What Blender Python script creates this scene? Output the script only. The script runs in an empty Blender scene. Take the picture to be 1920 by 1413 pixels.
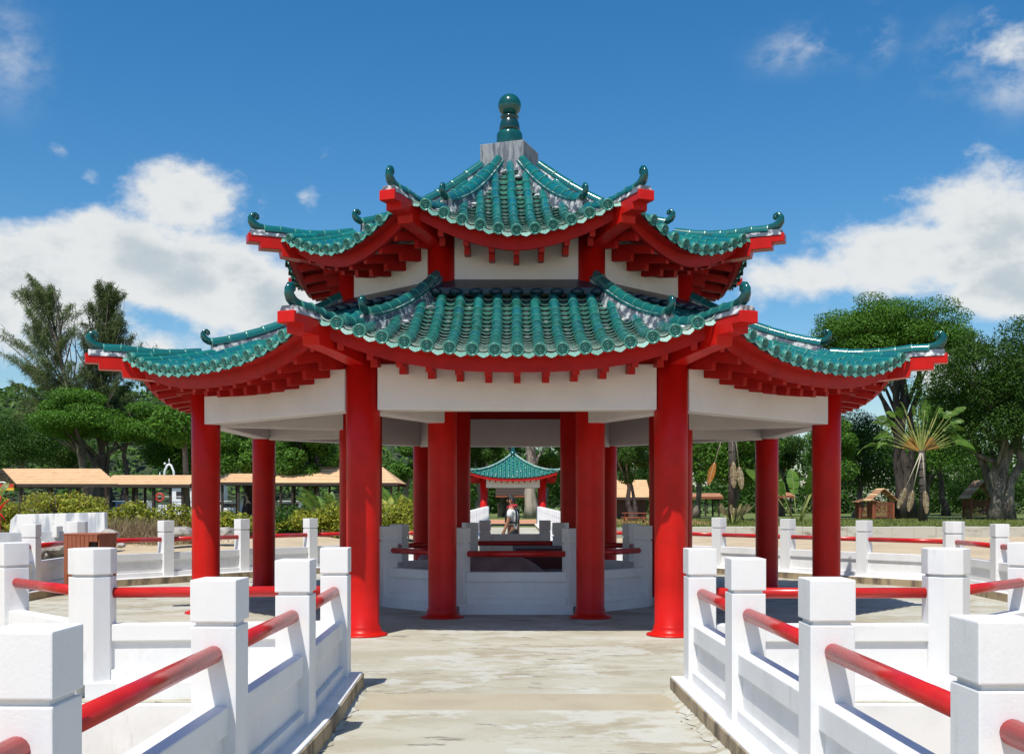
import bpy, bmesh, math, random
import numpy as np
from mathutils import Vector, Matrix
R_ = math.radians
random.seed(7)
rng = np.random.default_rng(7)
scene = bpy.context.scene
col = scene.collection

# ------------------------------------------------------------------ camera, world, sun
F = 2062.0                      # focal length in photo pixels
CX, HY = 967.0, 937.0           # photo column of the pavilion axis, photo row of the horizon
CAMD, CAMH = 17.85, 1.637       # camera distance from pavilion centre and eye height
cam_d = bpy.data.cameras.new('camera')
cam = bpy.data.objects.new('camera', cam_d); col.objects.link(cam)
cam.location = (-7.0 * CAMD / F, -CAMD, CAMH)
cam.rotation_euler = (R_(90), 0, 0)
cam_d.sensor_width = 36.0
cam_d.lens = F / 1920 * 36
cam_d.shift_y = (HY - 706.5) / 1920
cam_d.clip_start = 0.1; cam_d.clip_end = 6000
scene.camera = cam

def P(px, py, d):
    """world point seen at photo pixel px,py at distance d in front of the camera"""
    return Vector(((px - CX) * d / F, d - CAMD, CAMH + (HY - py) * d / F))
def PX(px, d): return (px - CX) * d / F
def PZ(py, d): return CAMH + (HY - py) * d / F

SUN = Vector((-0.20, -0.47, 1.0)).normalized()
sun_d = bpy.data.lights.new('sun', 'SUN'); sun = bpy.data.objects.new('sun', sun_d); col.objects.link(sun)
sun_d.energy = 5.0; sun_d.angle = R_(0.53); sun_d.color = (1.0, 0.955, 0.88)
sun.rotation_euler = (-SUN).to_track_quat('-Z', 'Y').to_euler()
sun.location = (0, 0, 40)

world = bpy.data.worlds.new('World'); scene.world = world; world.use_nodes = True
def build_world():
    nt = world.node_tree; nt.nodes.clear()
    N = nt.nodes.new; Lk = nt.links.new
    def m(op, a, b=None, c=None, clamp=False):
        n = N('ShaderNodeMath'); n.operation = op; n.use_clamp = clamp
        for i, v in enumerate((a, b, c)):
            if v is None: continue
            if isinstance(v, (int, float)): n.inputs[i].default_value = v
            else: Lk(v, n.inputs[i])
        return n.outputs[0]
    def sm(v, lo, hi):
        n = N('ShaderNodeMapRange'); n.interpolation_type = 'SMOOTHSTEP'
        Lk(v, n.inputs[0]); n.inputs[1].default_value = lo; n.inputs[2].default_value = hi
        return n.outputs[0]
    out = N('ShaderNodeOutputWorld')
    sky = N('ShaderNodeTexSky'); sky.sky_type = 'NISHITA'; sky.sun_disc = False
    sky.sun_elevation = math.asin(SUN.z); sky.sun_rotation = math.atan2(SUN.x, SUN.y)
    sky.air_density = 1.0; sky.dust_density = 0.8; sky.ozone_density = 2.5
    hs = N('ShaderNodeHueSaturation'); hs.inputs['Hue'].default_value = 0.497; hs.inputs['Saturation'].default_value = 1.40; hs.inputs['Value'].default_value = 1.37
    Lk(sky.outputs[0], hs.inputs['Color'])
    bg = N('ShaderNodeBackground'); bg.inputs[1].default_value = 0.090
    Lk(hs.outputs[0], bg.inputs[0])
    tc = N('ShaderNodeTexCoord'); sep = N('ShaderNodeSeparateXYZ'); Lk(tc.outputs['Generated'], sep.inputs[0])
    x, y, z = sep.outputs
    az = m('ARCTAN2', x, y); el = m('ARCSINE', z)
    blobs = [(350, 385, 120, 70, 1.1), (300, 500, 250, 95, 1.2), (80, 540, 230, 95, 1.1), (470, 560, 170, 110, 1.1), (250, 640, 330, 70, .75),
             (640, 470, 110, 50, .55),
             (1870, 420, 130, 85, 1.15), (1700, 490, 190, 75, 1.15), (1530, 520, 130, 45, 1.05), (1900, 530, 160, 60, 1.0),
             (1885, 100, 85, 46, .74), (105, 283, 40, 27, .74),
             (175, 330, 32, 26, .7), (575, 380, 30, 27, .68), (1820, 690, 120, 60, .8), (0, 430, 30, 22, .6)]
    tot = None
    for px, py, rx, ry, amp in blobs:
        a = math.atan((px - 960) / F); e = math.atan((HY - py) / math.hypot(F, px - 960))
        u = m('DIVIDE', m('SUBTRACT', az, a), rx / F * 0.95); v = m('DIVIDE', m('SUBTRACT', el, e), ry / F * 0.95)
        g = m('MULTIPLY', m('EXPONENT', m('MULTIPLY', m('ADD', m('MULTIPLY', u, u), m('MULTIPLY', v, v)), -0.6)), amp)
        tot = g if tot is None else m('MAXIMUM', tot, g)
    wis = None
    for px, py, rx, ry, amp in [(1535, 82, 85, 30, 1), (1480, 100, 60, 26, .8), (1640, 70, 30, 40, .9), (22, 100, 46, 66, .7), (1800, 110, 60, 50, .7), (1900, 160, 60, 40, .8), (70, 140, 26, 40, .5)]:
        a = math.atan((px - 960) / F); e = math.atan((HY - py) / math.hypot(F, px - 960))
        u = m('DIVIDE', m('SUBTRACT', az, a), rx / F); v = m('DIVIDE', m('SUBTRACT', el, e), ry / F)
        g = m('MULTIPLY', m('EXPONENT', m('MULTIPLY', m('ADD', m('MULTIPLY', u, u), m('MULTIPLY', v, v)), -1.0)), amp)
        wis = g if wis is None else m('MAXIMUM', wis, g)
    # broken cumulus belt for the rest of the sky ring
    n0 = N('ShaderNodeTexNoise'); n0.inputs['Scale'].default_value = 2.2; n0.inputs['Detail'].default_value = 3; Lk(tc.outputs['Generated'], n0.inputs['Vector'])
    belt = m('MULTIPLY', m('MULTIPLY', sm(m('ABSOLUTE', az), .5, .75), sm(n0.outputs[0], .42, .6)),
             m('EXPONENT', m('MULTIPLY', m('POWER', m('DIVIDE', m('SUBTRACT', el, .17), .13), 2), -1)))
    tot = m('MAXIMUM', tot, belt)
    def fbm(off, scale, detail, rough):
        mp = N('ShaderNodeMapping'); mp.inputs['Location'].default_value = off; mp.inputs['Scale'].default_value = (1, 1, 1.5)
        Lk(tc.outputs['Generated'], mp.inputs[0])
        n = N('ShaderNodeTexNoise'); n.inputs['Scale'].default_value = scale; n.inputs['Detail'].default_value = detail
        n.inputs['Roughness'].default_value = rough; Lk(mp.outputs[0], n.inputs['Vector']); return n.outputs[0]
    f1 = fbm((0, 0, 0), 11, 14, .60)
    dens = m('ADD', m('MULTIPLY', f1, 1.25), m('SUBTRACT', m('MULTIPLY', tot, .62), .62))
    alpha = m('MULTIPLY', sm(dens, .26, .54), .97)
    fw = fbm((2, 1, 0), 16, 12, .62)
    alpha = m('MAXIMUM', alpha, m('MULTIPLY', m('MULTIPLY', sm(fw, .40, .72), wis), .72))
    f2 = fbm((0.01, 0, -0.035), 11, 8, .55)     # the same field looked up a little higher: thick cloud above = grey underside
    sh = sm(m('ADD', m('MULTIPLY', m('SUBTRACT', f2, .5), 1.6), m('MULTIPLY', sm(dens, .40, .85), .62)), .12, .80)
    cm = N('ShaderNodeMix'); cm.data_type = 'RGBA'; Lk(sh, cm.inputs[0])
    cm.inputs[6].default_value = (0.93, 0.95, 0.95, 1); cm.inputs[7].default_value = (0.60, 0.68, 0.73, 1)
    bc = N('ShaderNodeBackground'); Lk(cm.outputs[2], bc.inputs[0]); bc.inputs[1].default_value = 0.80
    mx = N('ShaderNodeMixShader'); Lk(alpha, mx.inputs[0]); Lk(bg.outputs[0], mx.inputs[1]); Lk(bc.outputs[0], mx.inputs[2])
    Lk(mx.outputs[0], out.inputs[0])
build_world()
vs = scene.view_settings
vs.view_transform = 'Standard'; vs.look = 'None'; vs.exposure = 0.12; vs.gamma = 1.0; vs.use_curve_mapping = False
scene.cycles.max_bounces = 8; scene.cycles.transparent_max_bounces = 12

# ------------------------------------------------------------------ materials
MATS = {}
def mat(name, color, rough=0.6, color2=None, scale=4.0, detail=6, spread=(0.35, 0.65), bump=0.0, bscale=40.0, spec=0.5, stretch=(1, 1, 1),
        rand=None, transl=0.0, coat=0.0, coords='Object', extra=None, bdist=0.02):
    """procedural surface; color/color2 mixed by noise; rand = extra colours picked per object and island"""
    if name in MATS: return MATS[name]
    mt = bpy.data.materials.new(name); mt.use_nodes = True; nt = mt.node_tree
    N = nt.nodes.new; Lk = nt.links.new
    b = nt.nodes['Principled BSDF']; out = nt.nodes['Material Output']
    b.inputs['Roughness'].default_value = rough; b.inputs['Specular IOR Level'].default_value = spec
    if coat: b.inputs['Coat Weight'].default_value = coat; b.inputs['Coat Roughness'].default_value = 0.06
    tc = N('ShaderNodeTexCoord'); mp = N('ShaderNodeMapping'); mp.inputs['Scale'].default_value = stretch
    Lk(tc.outputs[coords], mp.inputs[0])
    c = None
    def noise(sc, dt, ro=.55, src=None):
        n = N('ShaderNodeTexNoise'); n.inputs['Scale'].default_value = sc; n.inputs['Detail'].default_value = dt; n.inputs['Roughness'].default_value = ro
        Lk(src or mp.outputs[0], n.inputs['Vector']); return n.outputs[0]
    def ramp(v, lo, hi):
        n = N('ShaderNodeMapRange'); n.interpolation_type = 'SMOOTHSTEP'; Lk(v, n.inputs[0]); n.inputs[1].default_value = lo; n.inputs[2].default_value = hi; return n.outputs[0]
    def mix(f, a, bb):
        n = N('ShaderNodeMix'); n.data_type = 'RGBA'
        if isinstance(f, float): n.inputs[0].default_value = f
        else: Lk(f, n.inputs[0])
        for i, v in ((6, a), (7, bb)):
            if isinstance(v, tuple): n.inputs[i].default_value = (*v[:3], 1)
            else: Lk(v, n.inputs[i])
        return n.outputs[2]
    c = color
    if rand:
        oi = N('ShaderNodeObjectInfo'); ge = N('ShaderNodeNewGeometry')
        ad = N('ShaderNodeMath'); ad.operation = 'ADD'; Lk(oi.outputs['Random'], ad.inputs[0]); Lk(ge.outputs['Random Per Island'], ad.inputs[1])
        fr = N('ShaderNodeMath'); fr.operation = 'FRACT'; Lk(ad.outputs[0], fr.inputs[0])
        cr = N('ShaderNodeValToRGB'); cols = [color] + list(rand)
        el = cr.color_ramp.elements
        el[0].color = (*cols[0], 1); el[0].position = 0; el[1].color = (*cols[-1], 1); el[1].position = 1
        for i, cc in enumerate(cols[1:-1]):
            e = el.new((i + 1) / (len(cols) - 1)); e.color = (*cc, 1)
        Lk(fr.outputs[0], cr.inputs[0]); c = cr.outputs[0]
    if color2 is not None:
        c = mix(ramp(noise(scale, detail), *spread), c, color2)
    if extra:
        for (cc, sc, st, lo, hi, amt) in extra:
            m2 = N('ShaderNodeMapping'); m2.inputs['Scale'].default_value = st; m2.inputs['Location'].default_value = (3.1, 7.7, 1.3); Lk(tc.outputs[coords], m2.inputs[0])
            f = ramp(noise(sc, 10, .68, m2.outputs[0]), lo, hi)
            mu = N('ShaderNodeMath'); mu.operation = 'MULTIPLY'; Lk(f, mu.inputs[0]); mu.inputs[1].default_value = amt
            c = mix(mu.outputs[0], c, cc)
    if isinstance(c, tuple): b.inputs['Base Color'].default_value = (*c[:3], 1)
    else: Lk(c, b.inputs['Base Color'])
    if bump:
        bn = N('ShaderNodeBump'); bn.inputs['Strength'].default_value = bump; bn.inputs['Distance'].default_value = bdist
        Lk(noise(bscale, 5), bn.inputs['Height']); Lk(bn.outputs[0], b.inputs['Normal'])
    if transl:
        tr = N('ShaderNodeBsdfTranslucent')
        if isinstance(c, tuple): tr.inputs[0].default_value = (*c[:3], 1)
        else: Lk(c, tr.inputs[0])
        ms = N('ShaderNodeMixShader'); ms.inputs[0].default_value = transl
        Lk(b.outputs[0], ms.inputs[1]); Lk(tr.outputs[0], ms.inputs[2]); Lk(ms.outputs[0], out.inputs[0])
    MATS[name] = mt
    return mt

WHITE = mat('white_paint', (.745, .745, .735), .5, (.66, .66, .65), 2.2, 8, (.45, .75), .14, 60, bdist=.008, extra=[((.46, .47, .46), 7, (1, 1, .30), .57, .74, .45), ((.36, .35, .31), 3.1, (1, 1, .14), .60, .76, .40), ((.25, .24, .21), 30, (1, 1, 1), .67, .72, .6)])
PLASTER = mat('white_plaster', (.72, .69, .66), .7, (.66, .63, .60), 1.5, 6, (.4, .7), .15, 30, extra=[((.48, .44, .39), 4, (1.2, 1.2, .22), .60, .80, .5)])
RED = mat('red_paint', (.56, .010, .006), .36, (.46, .009, .006), 3, 5, (.4, .7), .06, 25, spec=.22, extra=[((.26, .012, .010), 5, (1, 1, .10), .52, .74, .5), ((.60, .045, .03), 9, (1, 1, .6), .60, .74, .35), ((.16, .02, .016), 26, (1, 1, 1), .68, .74, .5)])
REDD = mat('red_timber_paint', (.42, .011, .009), .5, (.34, .010, .008), 5, 6, (.4, .7), .1, 30, spec=.2)
RAILRED = mat('red_rail_paint', (.50, .014, .010), .27, (.42, .012, .009), 6, 4, (.4, .7), .03, 20, extra=[((.6, .12, .1), 22, (1, 1, 1), .64, .75, .35)])
TEAL = mat('teal_glaze', (0.0084, 0.1302, 0.1050), .16, (0.0084, 0.1680, 0.1386), 14, 4, (.45, .75), .05, 30, .6,
           rand=[(0.0067, 0.1428, 0.1428), (0.0101, 0.0924, 0.0714), (0.0050, 0.1218, 0.1596), (0.0084, 0.1386, 0.1092), (0.0050, 0.0840, 0.1176), (0.0168, 0.1680, 0.1428)], extra=[((.22, .36, .30), 30, (1, 1, 1), .66, .78, .35)])
TEALE = mat('teal_glaze_edge', (.07, .26, .205), .3, (.03, .17, .14), 25, 4)
PAN = mat('pan_glaze', (0.0286, 0.1680, 0.1193), .2, (0.2016, 0.2772, 0.2352), 18, 6, (.54, .76), .05, 30, .6, rand=[(0.0185, 0.1386, 0.1050), (0.0353, 0.1890, 0.1344), (0.0252, 0.1512, 0.0966)])
DRIPG = mat('drip_glaze', (0.0840, 0.2856, 0.2184), .5, (0.3360, 0.4200, 0.3780), 30, 6, (.50, .68), .2, 60, .6, rand=[(0.0504, 0.2352, 0.1848), (0.1176, 0.3192, 0.2520), (0.1848, 0.3192, 0.2688)])
PANE = mat('pan_edge', (.42, .50, .43), .35, (.13, .28, .21), 20, 4)
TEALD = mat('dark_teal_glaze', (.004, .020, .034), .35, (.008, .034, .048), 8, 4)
TEALF = mat('finial_glaze', (.005, .060, .058), .14, (.005, .085, .078), 6, 4, spec=.6)
TEALK = mat('finial_dark_glaze', (.006, .035, .04), .14, (.008, .05, .05), 6, 4, spec=.6)
RIDGE = mat('ridge_glaze', (0.0067, 0.1050, 0.0966), .15, (0.0067, 0.1428, 0.1260), 12, 4, (.45, .75), .04, 30, .6,
            rand=[(0.0050, 0.1260, 0.1260), (0.0067, 0.0924, 0.0840), (0.0050, 0.1092, 0.1260)])
MORTAR = mat('grey_mortar', (.075, .095, .125), .9, (.56, .57, .56), 9, 9, (.46, .62), .6, 30)
ROOFBED = mat('roof_bed_mortar', (.10, .12, .13), .9, (.35, .36, .35), 9, 8, (.5, .66), .4, 30)
CAPSTONE = mat('weathered_render', (.27, .29, .31), .9, (.10, .12, .145), 7, 8, (.42, .68), .4, 25, stretch=(2.5, 2.5, .5))
DECK = mat('deck_concrete', (.415, .40, .32), .85, (.345, .32, .235), 1.1, 9, (.40, .66), .35, 30, stretch=(.7, 1.25, 1), coords='Object',
           extra=[((.285, .245, .165), .62, (.75, 1.2, 1), .52, .58, .70), ((.47, .47, .42), 1.3, (.8, 1.2, 1), .50, .56, .75), ((.33, .29, .21), 4.5, (.8, 1.3, 1), .54, .62, .55), ((.13, .115, .09), 2.6, (.6, 1.7, 1), .605, .64, .7), ((.22, .20, .16), 24, (1, 1, 1), .62, .72, .4)])
STRIP = mat('tan_concrete_strip', (.38, .335, .24), .9, (.34, .29, .205), 1.6, 8, (.4, .7), .3, 40, extra=[((.6, .56, .46), 12, (1, 1, 1), .66, .74, .5)])
KERB = mat('stained_kerb', (.37, .29, .18), .9, (.12, .09, .06), 5, 8, (.42, .68), .5, 30, stretch=(1, 1, .4))
SAND = mat('sand', (.47, .37, .24), .95, (.40, .31, .20), .6, 8, (.4, .7), .5, 12, extra=[((.27, .21, .13), .8, (.3, 2.2, 1), .60, .72, .5), ((.25, .2, .14), 5, (1, 1, 1), .68, .74, .6)])
GRASS = mat('grass', (.125, .165, .036), .95, (.08, .115, .024), .5, 8, (.4, .65), .6, 8, extra=[((.23, .18, .08), .25, (1, 2, 1), .55, .70, .7)])
SEAWALL = mat('sea_wall_concrete', (.46, .44, .37), .9, (.20, .18, .14), 1.2, 8, (.52, .72), .4, 10, stretch=(.7, 1, 2))
PAVE = mat('orange_paving', (.50, .25, .13), .9, (.42, .20, .10), 1.5, 6, (.4, .7), .2, 10)
BARK = mat('grey_bark', (.19, .16, .13), .95, (.08, .065, .05), 2.5, 8, (.4, .65), .7, 6, stretch=(1, 1, .25), bdist=.06)
BARKD = mat('dark_bark', (.075, .06, .05), .95, (.035, .03, .025), 2.5, 8, (.4, .65), .6, 6, stretch=(1, 1, .3), bdist=.05)
def leafm(name, c, *r, tr=.3, rough=.5): return mat(name, c, rough, rand=list(r), transl=tr, spec=.16)
L_RAIN = leafm('rain_tree_leaf', (0.063, 0.156, 0.015), (0.083, 0.196, 0.020), (0.049, 0.125, 0.013), (0.104, 0.218, 0.023))
L_DARK = leafm('dark_tree_leaf', (0.038, 0.092, 0.013), (0.057, 0.120, 0.017), (0.028, 0.071, 0.012))
L_GLOSS = leafm('glossy_leaf', (0.063, 0.156, 0.017), (0.126, 0.265, 0.032), (0.042, 0.109, 0.015), (0.083, 0.187, 0.022), rough=.5)
L_HEDGE = leafm('hedge_leaf', (0.229, 0.266, 0.024), (0.386, 0.390, 0.039), (0.124, 0.188, 0.020), (0.299, 0.266, 0.033), (0.105, 0.156, 0.022), rough=.35)
L_YEL = leafm('yellow_shrub_leaf', (0.288, 0.320, 0.033), (0.374, 0.372, 0.044), (0.173, 0.237, 0.028), (0.288, 0.203, 0.044))
L_CAS = leafm('casuarina_needle', (0.134, 0.185, 0.064), (0.086, 0.124, 0.044), (0.173, 0.220, 0.082), tr=.2)
L_CASD = leafm('dark_casuarina_needle', (0.079, 0.120, 0.038), (0.055, 0.079, 0.029), (0.110, 0.158, 0.051), tr=.2)
L_HILL = leafm('hill_leaf', (0.063, 0.133, 0.023), (0.042, 0.094, 0.020), (0.097, 0.180, 0.032), (0.077, 0.125, 0.032))
L_PALM = leafm('palm_leaf', (0.083, 0.180, 0.027), (0.119, 0.218, 0.032), (0.056, 0.133, 0.022), rough=.35)
L_DRY = leafm('dry_leaf', (.36, .27, .15), (.24, .17, .09), (.42, .34, .22))
L_ORNG = leafm('orange_dead_leaf', (.50, .20, .04), (.42, .15, .03))
TANROOF = mat('tan_roof_tiles', (.62, .40, .22), .8, (.55, .34, .18), 2, 5, (.4, .7))
TANROOF2 = mat('brown_roof_tiles', (.45, .22, .12), .8, (.36, .17, .09), 2, 5, (.4, .7))
DKWOOD = mat('dark_timber', (.045, .028, .02), .7, (.03, .02, .016), 6, 5)
REDWOOD = mat('red_brown_timber', (.30, .085, .04), .7, (.22, .06, .03), 5, 5, (.4, .7), .2, 20, stretch=(3, 3, .5))
BINWOOD = mat('bin_slat_stain', (.33, .10, .045), .6, (.25, .075, .035), 7, 6, (.4, .7), .15, 30, stretch=(4, 4, .4))
BOATW = mat('boat_white', (.78, .79, .80), .35, (.72, .73, .75), 3, 3)
GLASSD = mat('dark_glass', (.01, .015, .03), .08, spec=.8)
GREYP = mat('grey_parapet', (.42, .45, .48), .85, (.33, .35, .38), 3, 6)
STREAK = mat('streaked_white_wall', (.72, .73, .73), .8, (.36, .40, .46), 1.2, 8, (.44, .62), .2, 10, stretch=(2.2, 1, .45))
ROCK = mat('rock', (.36, .33, .29), .95, (.16, .15, .14), 2.5, 8, (.4, .65), .6, 8, bdist=.05)
STONEP = mat('pinkish_statue_stone', (.36, .21, .20), .7, (.26, .15, .15), 5, 6, (.4, .7), .2, 25)
POOLF = mat('pool_floor', (.20, .21, .23), .6, (.12, .13, .14), 3, 6)
SIGNRED = mat('sign_dark_red', (.10, .006, .008), .5)
GOLD = mat('sign_lettering', (.42, .34, .2), .5)
GREYFR = mat('sign_grey_frame', (.2, .2, .22), .6)
SKIN = mat('skin', (.40, .19, .11), .5, (.30, .14, .08), 8, 3)
SHIRT = mat('white_tshirt', (.72, .73, .73), .85, (.64, .65, .66), 9, 5, (.4, .7), .5, 14)
BLACK = mat('black_cloth', (.012, .012, .014), .8)
HAIR = mat('black_hair', (.012, .010, .009), .6)
VESTRED = mat('red_collar', (.45, .02, .035), .6)
YELLOW = mat('sign_yellow', (.75, .42, .03), .5)
REDSIGN = mat('sign_red', (.5, .04, .02), .5)
BLUEP = mat('blue_panel', (.06, .16, .42), .5)
PETIOLE = mat('yellow_green_petiole', (.30, .30, .07), .5, (.20, .24, .06), 2, 4)
ORPET = mat('orange_petiole_base', (.34, .17, .03), .55, (.26, .17, .04), 3, 4)

# ------------------------------------------------------------------ helpers
def tag(o, label=None, cat=None, group=None, kind=None):
    if label: o['label'] = label
    if cat: o['category'] = cat
    if group: o['group'] = group
    if kind: o['kind'] = kind
    return o
def adopt(o, p):
    if p is not None:
        o.parent = p; o.matrix_parent_inverse = p.matrix_basis.inverted()
    return o
def empty(name, loc, label, cat, group=None):
    o = bpy.data.objects.new(name, None); col.objects.link(o); o.location = loc; o.empty_display_size = .2
    return tag(o, label, cat, group)
def link(name, me, parent=None, mtx=None, kind=None):
    o = bpy.data.objects.new(name, me); col.objects.link(o)
    if mtx is not None: o.matrix_basis = mtx
    if kind: o['kind'] = kind
    return adopt(o, parent)

class MB:
    def __init__(s): s.v = []; s.f = []; s.m = []; s.s = []; s.mats = []
    def mi(s, mt):
        if mt not in s.mats: s.mats.append(mt)
        return s.mats.index(mt)
    def add(s, vs, fs, mt, smooth=False, M=None):
        o = len(s.v); i = s.mi(mt)
        s.v += [tuple(M @ Vector(v)) if M is not None else tuple(v) for v in vs]
        for f in fs: s.f.append(tuple(o + k for k in f)); s.m.append(i); s.s.append(smooth)
        return s
    def box(s, c, size, mt, M=None):
        hx, hy, hz = size[0] / 2, size[1] / 2, size[2] / 2
        vs = [(c[0] + sx * hx, c[1] + sy * hy, c[2] + sz * hz) for sz in (-1, 1) for sx, sy in ((-1, -1), (1, -1), (1, 1), (-1, 1))]
        return s.add(vs, [(3, 2, 1, 0), (4, 5, 6, 7), (0, 1, 5, 4), (1, 2, 6, 5), (2, 3, 7, 6), (3, 0, 4, 7)], mt, M=M)
    def beam(s, a, b, w, z0, z1, mt, e0=0, e1=0):
        """box along a->b (2D points), width w, between heights z0 and z1"""
        a = Vector(a[:2]); b = Vector(b[:2]); d = (b - a).normalized(); n = Vector((-d.y, d.x)) * w / 2
        a = a - d * e0; b = b + d * e1
        q = [a - n, b - n, b + n, a + n]
        return s.add([(*p, z) for z in (z0, z1) for p in q], [(3, 2, 1, 0), (4, 5, 6, 7), (0, 1, 5, 4), (1, 2, 6, 5), (2, 3, 7, 6), (3, 0, 4, 7)], mt)
    def bar(s, a, b, w, h, mt, up=(0, 0, 1)):
        """box of section w x h from 3D point a to b"""
        a = Vector(a); b = Vector(b); d = (b - a).normalized(); x = d.cross(Vector(up))
        if x.length < 1e-4: x = Vector((1, 0, 0))
        x.normalize(); u = x.cross(d); x *= w / 2; u *= h / 2
        vs = [p + i * x + j * u for p in (a, b) for i, j in ((-1, -1), (1, -1), (1, 1), (-1, 1))]
        return s.add(vs, [(0, 1, 2, 3), (7, 6, 5, 4), (0, 4, 5, 1), (1, 5, 6, 2), (2, 6, 7, 3), (3, 7, 4, 0)], mt)
    def prism(s, poly, z0, z1, mt, smooth=False, M=None):
        n = len(poly)
        vs = [(*p, z0) for p in poly] + [(*p, z1) for p in poly]
        fs = [tuple(range(n - 1, -1, -1)), tuple(range(n, 2 * n))] + [(i, (i + 1) % n, n + (i + 1) % n, n + i) for i in range(n)]
        return s.add(vs, fs, mt, smooth, M)
    def lathe(s, prof, mt, c=(0, 0, 0), seg=24, smooth=True, M=None):
        vs = []; fs = []
        for r, z in prof:
            for i in range(seg):
                a = 2 * math.pi * i / seg; vs.append((c[0] + r * math.cos(a), c[1] + r * math.sin(a), c[2] + z))
        for j in range(len(prof) - 1):
            for i in range(seg):
                k = (i + 1) % seg; fs.append((j * seg + i, j * seg + k, (j + 1) * seg + k, (j + 1) * seg + i))
        fs.append(tuple(range(seg - 1, -1, -1))); fs.append(tuple((len(prof) - 1) * seg + i for i in range(seg)))
        return s.add(vs, fs, mt, smooth, M)
    def tube(s, pts, rad, mt, seg=8, smooth=True, cap=True, flat=1.0):
        pts = [Vector(p) for p in pts]; n = len(pts)
        if not isinstance(rad, (list, tuple)): rad = [rad] * n
        vs = []; fs = []; px = None
        for i, p in enumerate(pts):
            d = (pts[min(i + 1, n - 1)] - pts[max(i - 1, 0)])
            d = d.normalized() if d.length > 1e-6 else Vector((0, 0, 1))
            x = px - d * px.dot(d) if px is not None else d.cross(Vector((0, 0, 1)))
            if x.length < 1e-3: x = d.cross(Vector((0, 1, 0)))
            x.normalize(); px = x; y = d.cross(x)
            for k in range(seg):
                a = 2 * math.pi * k / seg; vs.append(p + x * (rad[i] * math.cos(a) * flat) + y * (rad[i] * math.sin(a)))
        for i in range(n - 1):
            for k in range(seg):
                q = (k + 1) % seg; fs.append((i * seg + k, i * seg + q, (i + 1) * seg + q, (i + 1) * seg + k))
        if cap: fs += [tuple(range(seg - 1, -1, -1)), tuple((n - 1) * seg + k for k in range(seg))]
        return s.add(vs, fs, mt, smooth)
    def sphere(s, c, r, mt, seg=12, rings=8, sc=(1, 1, 1), M=None):
        prof = [(max(1e-4, math.sin(math.pi * i / rings)) , -math.cos(math.pi * i / rings)) for i in range(rings + 1)]
        vs = []; fs = []
        for rr, z in prof:
            for i in range(seg):
                a = 2 * math.pi * i / seg; vs.append((c[0] + r * sc[0] * rr * math.cos(a), c[1] + r * sc[1] * rr * math.sin(a), c[2] + r * sc[2] * z))
        for j in range(rings):
            for i in range(seg):
                k = (i + 1) % seg; fs.append((j * seg + i, j * seg + k, (j + 1) * seg + k, (j + 1) * seg + i))
        return s.add(vs, fs, mt, True, M)
    def mesh(s, name):
        me = bpy.data.meshes.new(name); me.from_pydata(s.v, [], s.f)
        for mt in s.mats: me.materials.append(mt)
        me.polygons.foreach_set('material_index', s.m); me.polygons.foreach_set('use_smooth', s.s); me.update()
        return me
    def build(s, name, parent=None, kind=None, origin=None, bevel=0, bseg=2):
        if origin is not None:
            ov = Vector(origin); s.v = [tuple(Vector(v) - ov) for v in s.v]
        me = s.mesh(name)
        if bevel:
            bm = bmesh.new(); bm.from_mesh(me)
            bmesh.ops.remove_doubles(bm, verts=bm.verts, dist=1e-5)
            bmesh.ops.bevel(bm, geom=[e for e in bm.edges if e.calc_face_angle(0) > .5], offset=bevel, segments=bseg, affect='EDGES', profile=.6, clamp_overlap=True)
            bm.to_mesh(me); bm.free()
        return link(name, me, parent, Matrix.Translation(origin) if origin is not None else None, kind)

def quads_mesh(name, V, mt, nper=4, smooth=False):
    """V: (n, nper, 3) array of separate faces"""
    n = V.shape[0]; me = bpy.data.meshes.new(name)
    me.vertices.add(n * nper); me.vertices.foreach_set('co', V.reshape(-1).astype(np.float32))
    me.loops.add(n * nper); me.loops.foreach_set('vertex_index', np.arange(n * nper, dtype=np.int32))
    me.polygons.add(n); me.polygons.foreach_set('loop_start', np.arange(0, n * nper, nper, dtype=np.int32))
    try: me.polygons.foreach_set('loop_total', np.full(n, nper, dtype=np.int32))
    except Exception: pass
    me.materials.append(mt); me.update(calc_edges=True); me.validate()
    return me
def unit(a): return a / np.maximum(np.linalg.norm(a, axis=-1, keepdims=True), 1e-9)
def leaves(C, Nrm, size, aspect=.55):
    """diamond leaves at C with normals Nrm"""
    n = len(C); r = unit(rng.normal(size=(n, 3))); a = unit(np.cross(Nrm, r)); b = np.cross(Nrm, a)
    L = (size * rng.uniform(.6, 1.35, n))[:, None]; W = L * aspect
    return np.stack([C - a * L * .5, C - b * W * .5 + a * L * .04, C + a * L * .5, C + b * W * .5 + a * L * .04], 1)
def blob_leaves(blobs, n, size, up=.45, aspect=.55, shell=.30):
    B = np.array(blobs, float); w = (B[:, 3] * B[:, 4] + B[:, 4] * B[:, 5] + B[:, 3] * B[:, 5]); idx = rng.choice(len(B), n, p=w / w.sum())
    d = unit(rng.normal(size=(n, 3))); r = 1 - shell * rng.random(n) ** 1.6 + rng.normal(0, .05, n)
    C = B[idx, :3] + d * r[:, None] * B[idx, 3:6]
    nr = unit(d * .55 + rng.normal(size=(n, 3)) * .55 + np.array([0, 0, up]))
    return leaves(C, nr, size, aspect)

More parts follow.
